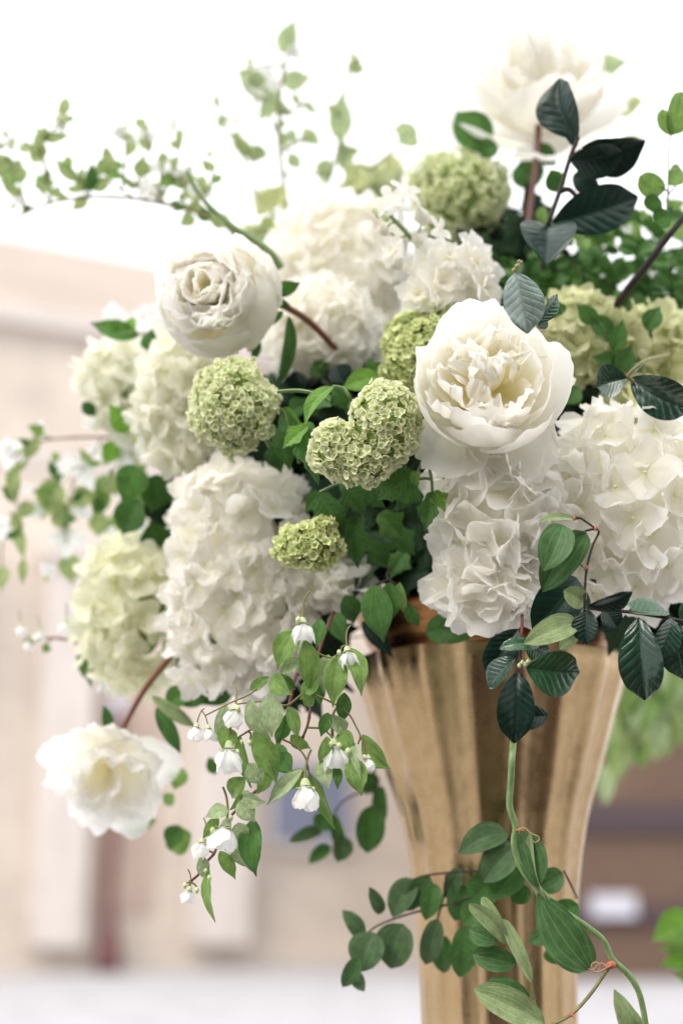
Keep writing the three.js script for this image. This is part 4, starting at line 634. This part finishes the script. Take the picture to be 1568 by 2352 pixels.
sprig('dark glossy sprig at the lower right edge below the broad white hydrangea', 'gardenia_sprig', 'leaf sprig', GS, [[[1690, 1140, 1.08], [1568, 1108], [1480, 1090], [1300, 1060], [1200, 1048], [1010, 1030]]],
  [[1010, 1020, 1268, 935, 95, 'gardenia_dark', { roll: 0.9, fold: 0.2 }], [1210, 1046, 1480, 1060, 190, 'gardenia_mid', { roll: 0.0, n: dir(0, 0.9, 0.5), fold: 0.5, side: 0.16 }], [1005, 1040, 1000, 1245, 150, 'gardenia_dark', {}], [1305, 1085, 1342, 1572, 255, 'gardenia_leaf', { roll: 0.15, fold: 0.3 }], [1500, 1090, 1420, 1330, 150, 'gardenia_leaf', { roll: -0.5, fold: 0.3 }], [1520, 1110, 1570, 1450, 210, 'gardenia_leaf', { roll: 0.2 }], [1100, 1030, 1180, 1150, 120, 'gardenia_dark', { d: 1.09 }], [1560, 1000, 1640, 1090, 120, 'gardenia_mid', { d: 1.09 }]], 1.035, TU, 'stem_dark', 0.0014, 0.0013);
{
  const t = sprig('glossy green sprig hanging in front of the urn, just under its rim', 'gardenia_sprig', 'leaf sprig', GS, [[[985, 150, 1.13], [982, 240], [975, 380], [980, 440], [985, 470]]],
    [[965, 240, 800, 480, 165, 'gardenia_dark', { d: 1.1 }], [1005, 440, 1282, 462, 235, 'gardenia_mid', { roll: 0.25, fold: 0.35, bow: 0.1 }], [950, 395, 812, 548, 110, 'gardenia_leaf', { roll: 0.7, fold: 0.4 }], [962, 460, 942, 836, 190, 'gardenia_dark', { roll: -0.25, fold: 0.3, side: 0.05 }], [1035, 305, 865, 345, 60, 'gardenia_mid', { roll: 0.5 }], [1000, 300, 1110, 390, 110, 'gardenia_mid', { d: 1.1 }], [1120, 690, 868, 700, 130, 'gardenia_dark', { d: 1.13 }], [1180, 120, 1050, 260, 150, 'gardenia_dark', { d: 1.11 }]], 1.065, TW, 'stem_red', 0.0014, 0.0012);
  for (const [x, y] of [[970, 430], [1000, 425], [985, 415], [1015, 410]]) bud(t, ...TW(x, y), 1.058, 6, dir(x / 1000 - 0.98, 0.8, 0.4));
}
{
  const t = sprig('thin twig with red nodes and oval leaves over the white hydrangea', 'smilax_twig', 'leaf sprig', 'oval leaved green vines', [[[975, 1240, 1.07], [985, 1040], [988, 930], [1000, 790], [1035, 660], [1072, 572], [1050, 560], [1000, 525], [955, 498], [920, 510]], [[955, 500], [880, 490], [852, 478]], [[1050, 562], [1020, 568], [990, 575]]],
    [[925, 505, 712, 522, 36, 'smilax_pale', { roll: 0.6 }], [862, 540, 745, 812, 195, 'smilax_leaf', { roll: 0.2, side: -0.05, bow: 0.08 }], [992, 578, 738, 935, 205, 'smilax_leaf', { roll: -0.2, d: 1.045, side: 0.08 }], [985, 1002, 866, 925, 120, 'smilax_pale', { sp: 'round', roll: 0.2 }], [940, 850, 680, 1165, 265, 'gardenia_dark', { d: 1.085, sp: 'smilax' }], [945, 1110, 628, 1242, 150, 'smilax_pale', { roll: 0.3, bow: 0.14, fold: 0.3 }], [960, 1180, 840, 1270, 80, 'smilax_pale', { roll: 0.4 }], [720, 1250, 488, 1266, 70, 'gardenia_mid', { roll: 0.5 }], [980, 930, 1010, 1040, 40, 'smilax_leaf', { d: 1.06 }]], 1.035, TU, 'stem_dark', 0.001, 0.0008, 'smilax');
  for (const [x, y] of [[1050, 560], [1000, 790], [925, 500]]) { const m = part('node', eyeGeo, MT.node_red, t, P(...TU(x, y), 1.035).sub(t.position)); m.scale.set(0.0015, 0.002, 0.0015); }
}

// ---------- vines below ----------
{
  const t = sprig('long pale green vine trailing down in front of the urn to the lower right', 'smilax_vine', 'vine', 'oval leaved green vines', [[[790, 470, 1.09], [782, 560], [775, 700], [770, 790], [798, 890], [790, 960], [830, 1085], [920, 1190], [1010, 1270], [1130, 1350], [1200, 1410], [1245, 1500], [1310, 1560], [1360, 1640], [1395, 1795], [1405, 1900]]],
    [[835, 905, 905, 1165, 130, 'smilax_leaf', { d: 1.06, roll: 0.3, side: -0.08 }], [868, 915, 990, 1300, 42, 'smilax_pale', { roll: 1.0, side: 0.02, d: 1.045, wave: 0.01, tipSpread: 0 }], [1138, 1545, 900, 1190, 195, 'smilax_leaf', { roll: 0.15, side: -0.06, fold: 0.2, d: 1.045, dt: 0.005, bow: 0.08 }]], 1.05, T6, 'stem_green', 0.0026, 0.0023, 'smilax');
  stem(t, 'side_stem', path(T6, [[1245, 1515], [1220, 1545], [1140, 1660], [1055, 1750], [965, 1800], [900, 1850]], 1.048), 0.0014, 0.0013, MT.stem_olive, 7);
  for (const c of [[[1235, 1525], [1200, 1545], [1165, 1555], [1145, 1530], [1160, 1510], [1185, 1520], [1180, 1545]], [[1225, 1535], [1190, 1515], [1150, 1545], [1130, 1540]], [[800, 905], [840, 895], [870, 920], [905, 935], [905, 950], [885, 960], [875, 945]], [[1055, 1750], [1070, 1770], [1060, 1795], [1080, 1810]]]) stem(t, 'tendril', path(T6, c, 1.043), 0.0005, 0.0003, MT.tendril, 5);
  for (const [x, y, s] of [[1238, 1522, 6], [1215, 1530, 4], [1055, 1752, 3.5], [820, 905, 3.5]]) { const m = part('node', eyeGeo, MT.node_red, t, P(...T6(x, y), 1.047).sub(t.position)); m.scale.set(s * 0.0006, s * 0.0005, s * 0.0005); }
}
sprig('light green sprig with small oval leaves rising in front of the lower urn', 'oval_leaf_sprig', 'leaf sprig', 'oval leaved green vines', [[[960, 1870, 1.05], [930, 1795], [880, 1680], [868, 1600], [800, 1470], [745, 1370], [738, 1320]]],
  [[758, 1425, 585, 1242, 75, 'smilax_pale', { side: 0.08 }], [745, 1370, 645, 1212, 55, 'smilax_pale', {}], [715, 1415, 585, 1365, 100, 'smilax_leaf', { roll: 0.3 }], [800, 1518, 602, 1475, 110, 'smilax_leaf', { roll: 0.1 }], [872, 1605, 738, 1312, 60, 'smilax_pale', { roll: 0.6, side: -0.05 }], [865, 1688, 660, 1612, 115, 'smilax_leaf', { roll: 0.2 }], [930, 1790, 606, 1635, 140, 'smilax_pale', { roll: 0.2 }], [880, 1690, 870, 1640, 16, 'smilax_pale', {}]], 1.045, T6, 'stem_olive', 0.0009, 0.0008, 'round');
sprig('dim green vine with drooping leaves crossing the urn at the lower left', 'smilax_vine', 'vine', 'oval leaved green vines', [[[640, 1090, 1.2], [490, 1100], [390, 1112], [330, 1130]], [[640, 1200], [480, 1248], [300, 1292], [150, 1352], [100, 1400]], [[480, 1110], [470, 1200], [440, 1310]]],
  [[335, 1130, 235, 1305, 115, 'smilax_dim', {}], [405, 1115, 285, 1275, 100, 'smilax_leaf', {}], [430, 1150, 385, 1318, 95, 'vib_dark', {}], [548, 1080, 478, 1215, 75, 'smilax_dim', {}], [150, 1375, 95, 1555, 160, 'smilax_dim', {}], [285, 1335, 225, 1540, 175, 'smilax_dim', {}], [440, 1310, 385, 1520, 100, 'smilax_dim', {}], [480, 1390, 470, 1560, 90, 'vib_dark', {}], [565, 1345, 540, 1580, 120, 'vib_dark', {}], [75, 1490, 5, 1625, 75, 'smilax_leaf', {}], [95, 1400, 5, 1272, 75, 'smilax_dim', { side: 0.1 }], [185, 1285, 128, 1165, 60, 'smilax_dim', {}], [60, 1560, 105, 1645, 60, 'smilax_dim', {}], [540, 1150, 520, 1320, 130, 'vib_dark', {}]], 1.21, T6, 'stem_dark', 0.0011, 0.0008, 'smilax', { spread: 0.03 });
sprig('shaded cluster of oval leaves against the dark middle of the urn', 'smilax_vine', 'vine', 'oval leaved green vines', [[[820, 900, 1.17], [760, 950], [700, 1020], [650, 1150], [640, 1300]], [[780, 940], [900, 1150], [960, 1300]], [[1080, 1215, 1.22], [1050, 1150], [1020, 1090]]],
  [[760, 915, 538, 1012, 120, 'smilax_dim', { roll: 0.4 }], [800, 975, 648, 1145, 150, 'smilax_dim', { roll: 0.2 }], [820, 1080, 700, 1220, 140, 'vib_dark', {}], [700, 1120, 590, 1230, 150, 'vib_dark', {}], [1015, 1100, 890, 1170, 110, 'smilax_leaf', {}], [1085, 1245, 960, 1310, 110, 'vib_dark', {}], [960, 1370, 860, 1420, 80, 'smilax_leaf', {}], [640, 1250, 560, 1340, 120, 'vib_dark', {}], [1000, 1310, 1090, 1350, 80, 'vib_dark', {}], [960, 1440, 990, 1520, 70, 'vib_dark', {}], [860, 1170, 780, 1230, 90, 'vib_dark', {}]], 1.16, T6, 'stem_dark', 0.0011, 0.0008, 'smilax', { spread: 0.03 });
sprig('bright green leaves blurred at the right edge near the bottom', 'oval_leaf_sprig', 'leaf sprig', 'oval leaved green vines', [[[1720, 1420, 1.34], [1640, 1440], [1600, 1400]], [[1640, 1440], [1610, 1520]]], [[1640, 1330, 1420, 1420, 150, 'vib_bright', { roll: 0.4, bow: 0.15 }], [1640, 1450, 1450, 1455, 90, 'mock_leaf', {}], [1650, 1500, 1458, 1525, 110, 'vib_bright', { roll: 0.3 }], [1650, 1600, 1520, 1575, 70, 'mock_leaf', {}]], 1.5, T6, 'stem_green', 0.0014, 0.001, 'mock');
sprig('pale leaf tip at the bottom edge beside the end of the trailing vine', 'oval_leaf_sprig', 'leaf sprig', 'oval leaved green vines', [[[1420, 1960, 1.13], [1390, 1860], [1370, 1800]]], [[1400, 1860, 1250, 1635, 95, 'smilax_pale', { side: -0.05 }], [1380, 1830, 1262, 1760, 80, 'smilax_pale', {}]], 1.13, T6, 'stem_olive', 0.0012, 0.001, 'smilax');
sprig('shaded leaves hanging over the left of the urn rim', 'mock_orange_leaves', 'leaf sprig', 'leafy sprigs by the urn rim', [[[300, -90, 1.2], [290, -20], [330, 10]], [[290, -20], [210, 10]]], [[210, 5, 264, 312, 160, 'mock_deep', { bow: 0.1 }], [295, -5, 268, 225, 120, 'mock_deep', {}], [345, -5, 385, 165, 60, 'mock_leaf', { roll: 0.6 }], [385, 105, 445, 228, 70, 'mock_deep', {}], [60, 60, 110, 210, 110, 'vib_dark', { d: 1.2 }], [0, 150, 60, 320, 100, 'vib_dark', { d: 1.2 }], [150, 200, 310, 390, 90, 'gardenia_dark', { d: 1.22 }]], 1.13, TW, 'stem_dark', 0.0012, 0.001, 'mock');  // the last dark leaf stands in for a shadow of the leaves
sprig('dim oval leaf lying across the urn rim below the small white hydrangea', 'mock_orange_leaves', 'leaf sprig', 'leafy sprigs by the urn rim', [[[850, 100, 1.2], [830, 180], [790, 215]], [[850, 100], [835, 270], [850, 300]]], [[790, 210, 482, 262, 165, 'vib_dark', { roll: 0.2 }]], 1.18, TW, 'stem_dark', 0.0014, 0.0012, 'round');
sprig('blurred dark leaves hanging left of the urn stem, behind the white bells', 'smilax_vine', 'vine', 'oval leaved green vines', [[[150, 560, 1.34], [150, 700], [140, 800]], [[150, 700], [0, 780], [-60, 880]]], [[150, 640, 110, 740, 90, 'vib_dark', {}], [140, 790, 118, 1010, 130, 'vib_dark', {}], [10, 930, -20, 1050, 90, 'smilax_dim', {}], [-40, 830, 10, 1040, 60, 'vib_dark', {}], [-60, 830, -110, 900, 90, 'vib_dark', {}], [-90, 900, -240, 960, 60, 'smilax_dim', {}], [-50, 980, -150, 1060, 60, 'vib_dark', {}], [180, 700, 200, 860, 60, 'vib_dark', {}]], 1.34, T6, 'stem_dark', 0.001, 0.0008, 'smilax', { spread: 0.05 });

// ---------- snowball foliage and the right-hand bush ----------
const FG = 'leafy shoots between the flowers';
sprig('bright curling leaf left of the heart-shaped green cluster', 'snowball_shoot', 'leafy shoot', FG, [[[600, 420, 1.18], [620, 280], [560, 200], [460, 185]], [[-60, 235], [150, 225], [330, 265], [440, 330]]],
  [[470, 185, 205, 570, 130, 'vib_bright', { sp: 'mock', roll: 0.6, side: 0.1, bow: 0.1 }], [215, 520, 330, 1120, 260, 'vib_leaf', { roll: 0.2, fold: 0.3, bow: 0.14 }], [230, 560, -10, 775, 150, 'vib_bright', { roll: 0.6 }], [900, 90, 550, 205, 200, 'vib_bright', { sp: 'mock', d: 1.18, bow: 0.15 }], [940, 0, 720, 110, 200, 'vib_leaf', { d: 1.2 }], [470, 200, 600, 420, 160, 'vib_dark', { d: 1.15 }], [420, 250, 250, 420, 200, 'vib_dark', { d: 1.2 }]], 1.115, TY, 'stem_green', 0.0016, 0.0014, 'viburnum');
sprig('green leaves on forked stems between the heart-shaped cluster and the white hydrangea', 'snowball_shoot', 'leafy shoot', FG, [[[1460, 1500, 1.2], [1400, 1200], [1390, 1050], [1335, 830], [1285, 690]], [[1335, 830], [1290, 930], [1255, 1000]], [[1345, 835], [1450, 895], [1570, 905]], [[1390, 1060], [1330, 1050], [1260, 1060]]],
  [[1260, 1030, 880, 1260, 330, 'vib_leaf', { roll: 0.3, fold: 0.25 }], [1250, 1050, 1060, 1370, 240, 'vib_dark', { roll: -0.2, d: 1.14 }], [1400, 1180, 1330, 1560, 170, 'vib_leaf', { roll: 0.3, fold: 0.5 }], [1400, 1180, 1520, 1370, 150, 'vib_bright', { roll: -0.4, fold: 0.4 }], [1255, 985, 1250, 1120, 90, 'vib_bright', { sp: 'round', fold: 0.8 }], [1560, 905, 1500, 1060, 110, 'vib_leaf', {}]], 1.105, TY, 'stem_green', 0.0013, 0.0012, 'viburnum');
sprig('dark lobed leaves under the heart-shaped cluster', 'snowball_shoot', 'leafy shoot', FG, [[[760, 1500, 1.22], [700, 1250], [560, 1100], [340, 1180]], [[700, 1250], [760, 1120]]],
  [[330, 1200, 580, 1600, 330, 'vib_dark', { roll: 0.2, bow: 0.1 }], [560, 1080, 770, 1420, 260, 'vib_dark', { roll: -0.2 }], [760, 1110, 960, 1330, 220, 'vib_dark', {}], [650, 1400, 700, 1900, 260, 'vib_dark', {}], [330, 1180, 200, 1380, 150, 'vib_leaf', { d: 1.18 }], [520, 1500, 760, 1720, 240, 'vib_dark', { d: 1.16 }], [900, 1380, 1120, 1620, 260, 'vib_leaf', { d: 1.17 }], [800, 1650, 980, 1900, 240, 'vib_dark', { d: 1.17 }], [1060, 1500, 1240, 1780, 250, 'vib_dark', { d: 1.18 }], [1150, 1750, 1000, 2000, 220, 'vib_leaf', { d: 1.2 }], [420, 1420, 560, 1650, 180, 'vib_leaf', { d: 1.15 }]], 1.14, TY, 'stem_green', 0.0014, 0.0012, 'viburnum');
sprig('green leaves right of the round green snowball flower', 'snowball_shoot', 'leafy shoot', FG, [[[150, 900, 1.22], [60, 600], [0, 420], [-60, 380]]],
  [[-20, 400, 190, 560, 140, 'vib_bright', { roll: 0.4 }], [-10, 430, 150, 780, 200, 'vib_leaf', { roll: -0.2 }], [-40, 560, 60, 980, 220, 'vib_leaf', { d: 1.19 }], [-120, 760, -20, 1000, 200, 'vib_dark', { d: 1.21 }], [60, 420, 250, 330, 180, 'vib_dark', { d: 1.21 }], [180, 300, 330, 460, 180, 'vib_dark', { d: 1.22 }], [-100, 240, 60, 350, 130, 'gardenia_dark', { d: 1.26 }], [100, 40, 180, 260, 200, 'gardenia_dark', { d: 1.28 }], [480, 0, 600, 180, 220, 'gardenia_dark', { d: 1.25 }], [280, -40, 380, 100, 200, 'vib_dark', { d: 1.27 }]], 1.165, TY, 'stem_green', 0.0013, 0.0012, 'mock');
sprig('small green leaves above the cream hydrangea, left of the left peony', 'snowball_shoot', 'leafy shoot', FG, [[[860, 320, 1.36], [750, 240], [660, 160], [560, 150]]], [[640, 165, 415, 105, 90, 'vib_leaf', { roll: 0.2 }], [800, 150, 650, 175, 80, 'vib_leaf', {}], [690, 230, 665, 150, 60, 'vib_leaf', {}], [540, 150, 490, 90, 40, 'vib_bright', {}], [580, 150, 620, 80, 50, 'vib_bright', {}], [600, 600, 500, 480, 110, 'vib_bright', { d: 1.33 }], [640, 620, 740, 560, 110, 'vib_leaf', { d: 1.33 }]], 1.34, T3, 'stem_green', 0.0011, 0.0009, 'mock');
sprig('dark leaves below the pale green hydrangea, lower left', 'snowball_shoot', 'leafy shoot', FG, [[[1040, 60, 1.3], [950, 160], [860, 240]]], [[1000, 130, 850, 240, 130, 'vib_dark', {}], [1060, 200, 900, 330, 150, 'vib_dark', {}], [960, 240, 800, 330, 110, 'vib_leaf', {}], [880, 90, 840, 200, 90, 'vib_dark', {}], [850, 250, 760, 350, 100, 'hyd', {}].map((x) => x === 'hyd' ? 'mock_deep' : x), [840, 620, 800, 720, 90, 'mock_leaf', { d: 1.33 }], [800, 740, 760, 790, 60, 'mock_leaf', { d: 1.34 }], [880, 920, 760, 980, 130, 'mock_leaf', { d: 1.32 }], [820, 880, 780, 1000, 90, 'mock_deep', { d: 1.32 }], [960, 570, 990, 650, 50, 'mock_deep', { d: 1.3 }]], 1.28, T5, 'stem_green', 0.0013, 0.001, 'mock');
sprig('round-leaved sprig at the upper right edge against the sky', 'round_leaf_sprig', 'leaf sprig', 'round leaved sprigs', [[[1490, 1010, 1.22], [1498, 880], [1505, 640], [1515, 610]], [[1498, 880], [1450, 850]], [[1495, 900], [1560, 820]]], [[1515, 620, 1560, 420, 125, 'mock_leaf', { roll: 0.35, fold: 0.35 }], [1520, 622, 1470, 500, 60, 'mock_leaf', { roll: -0.5 }], [1480, 880, 1365, 810, 105, 'mock_leaf', {}], [1500, 850, 1560, 780, 90, 'mock_leaf', {}], [1450, 900, 1400, 960, 90, 'mock_deep', {}], [1500, 980, 1440, 1020, 100, 'mock_deep', {}]], 1.2, T2, 'stem_green', 0.0008, 0.0006, 'round');
sprig('small dark leaves between the two green hydrangea heads on the right', 'snowball_shoot', 'leafy shoot', FG, [[[1300, 420, 1.3], [1260, 300], [1240, 180], [1180, 100]]], [[1240, 180, 1130, 60, 90, 'vib_dark', {}], [1250, 240, 1290, 90, 80, 'mock_deep', {}], [1255, 290, 1150, 260, 90, 'vib_dark', {}], [1270, 330, 1330, 200, 90, 'vib_dark', {}], [1180, 100, 1080, 20, 80, 'mock_deep', {}], [1280, 380, 1180, 420, 100, 'vib_dark', {}], [1020, 60, 940, -10, 80, 'mock_deep', {}], [1400, 140, 1460, 30, 90, 'vib_dark', {}], [1090, 400, 1020, 480, 100, 'vib_dark', {}]], 1.225, T4, 'stem_green', 0.0013, 0.001, 'mock');
{ // the leafy bush at the right back
  const B = P(1420, 900, 1.42), t = thing('leafy_bush_branch', 'dense bushy branch of small green leaves with white specks of blossom, right back', 'leafy branch', B), R = rng(515);
  stem(t, 'branch', path(T2, [[1220, 1480, 1.3], [1290, 1360, 1.25], [1400, 1220, 1.22], [1480, 1110, 1.21], [1568, 1000, 1.21], [1640, 900, 1.21]]), 0.0042, 0.0024, MT.stem_dark, 8);
  for (let i = 0; i < 12; i++) { const x = 1180 + R() * 420, y = 520 + R() * 180; stem(t, 'twig', [P(1300 + R() * 200, 800, 1.42), P(x, y + 60, 1.36 + R() * 0.1), P(x + (R() - 0.5) * 60, y, 1.33 + R() * 0.12)], 0.0014, 0.0008, MT.stem_olive, 5); }
  for (let i = 0; i < 420; i++) {
    const x = 1150 + R() * 440, top = x < 1250 ? 560 : 500 - (x - 1250) * 0.1, y = top + Math.pow(R(), 0.8) * 240, d = 1.3 + R() * 0.16, a = R() * 6.28, l = 30 + R() * 34, mats = y < 570 ? ['mock_leaf', 'mock_deep', 'vib_leaf', 'mock_deep'] : ['vib_dark', 'vib_dark', 'mock_deep', 'vib_leaf'];
    leafW(t, mats[i % 4], R() < 0.5 ? 'round' : 'mock', P(x, y, d), P(x + Math.cos(a) * l, y - Math.sin(a) * l * 0.8, d + (R() - 0.6) * 0.03), PX(l * 0.55, d), { roll: (R() - 0.5) * 1.6, wave: 0.03 });
  }
  for (let i = 0; i < 8; i++) blossom(t, 1270 + R() * 240, 520 + R() * 110, 1.32 + R() * 0.06, 16 + R() * 10, dir(R() - 0.5, 0.3 + R() * 0.4, 0.7), i, false);
}
{ // light green foliage hanging behind on the right
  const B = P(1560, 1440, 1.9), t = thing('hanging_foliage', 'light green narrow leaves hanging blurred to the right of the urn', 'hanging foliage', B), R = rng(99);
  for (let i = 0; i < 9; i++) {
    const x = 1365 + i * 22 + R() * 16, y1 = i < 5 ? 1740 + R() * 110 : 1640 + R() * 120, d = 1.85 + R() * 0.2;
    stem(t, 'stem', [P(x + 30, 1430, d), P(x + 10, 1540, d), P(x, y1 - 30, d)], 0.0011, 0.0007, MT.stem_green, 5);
    for (let k = 0; k < 7; k++) { const y = 1470 + k / 7 * (y1 - 1490), s = (R() - 0.5) * 60; leafW(t, ['mock_far_veil', 'mock_far_veil', 'mock_leaf', 'mock_pale'][(i + k) % 4], 'slender', P(x + 12 - k, y, d), P(x + s, y + 60 + R() * 50, d + (R() - 0.5) * 0.06), PX(30 + R() * 16, d), { roll: R() - 0.5 }); }
  }
}
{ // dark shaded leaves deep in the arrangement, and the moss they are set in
  const B = P(1122, 1420, 1.36), m = thing('moss_mound', 'dark moss filling the mouth of the urn under the flowers', 'moss', B);
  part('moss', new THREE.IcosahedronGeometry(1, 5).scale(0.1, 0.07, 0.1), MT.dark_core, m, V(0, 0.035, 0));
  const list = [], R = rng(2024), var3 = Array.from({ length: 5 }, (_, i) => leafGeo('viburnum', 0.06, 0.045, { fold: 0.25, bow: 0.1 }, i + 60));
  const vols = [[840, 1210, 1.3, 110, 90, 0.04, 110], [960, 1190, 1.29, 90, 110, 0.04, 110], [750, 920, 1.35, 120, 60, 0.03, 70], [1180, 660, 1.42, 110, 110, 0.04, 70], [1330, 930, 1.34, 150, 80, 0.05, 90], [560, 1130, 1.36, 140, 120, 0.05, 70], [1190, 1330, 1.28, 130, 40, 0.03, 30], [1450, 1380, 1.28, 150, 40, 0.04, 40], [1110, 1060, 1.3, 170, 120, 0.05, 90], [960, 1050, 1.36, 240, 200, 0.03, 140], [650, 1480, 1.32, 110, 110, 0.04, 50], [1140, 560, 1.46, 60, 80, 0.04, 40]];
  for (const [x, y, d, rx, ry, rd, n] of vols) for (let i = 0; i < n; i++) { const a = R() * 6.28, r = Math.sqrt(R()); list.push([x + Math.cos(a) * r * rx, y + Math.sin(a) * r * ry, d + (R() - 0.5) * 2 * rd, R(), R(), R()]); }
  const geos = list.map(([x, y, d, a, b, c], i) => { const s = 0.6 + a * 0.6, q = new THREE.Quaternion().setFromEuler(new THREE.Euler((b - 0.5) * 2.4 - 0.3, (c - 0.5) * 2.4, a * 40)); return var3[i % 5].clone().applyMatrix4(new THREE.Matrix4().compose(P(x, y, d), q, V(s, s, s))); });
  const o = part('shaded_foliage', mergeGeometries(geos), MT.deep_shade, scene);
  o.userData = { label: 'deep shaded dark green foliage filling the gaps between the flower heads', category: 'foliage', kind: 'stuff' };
}
renderer.render(scene, camera);
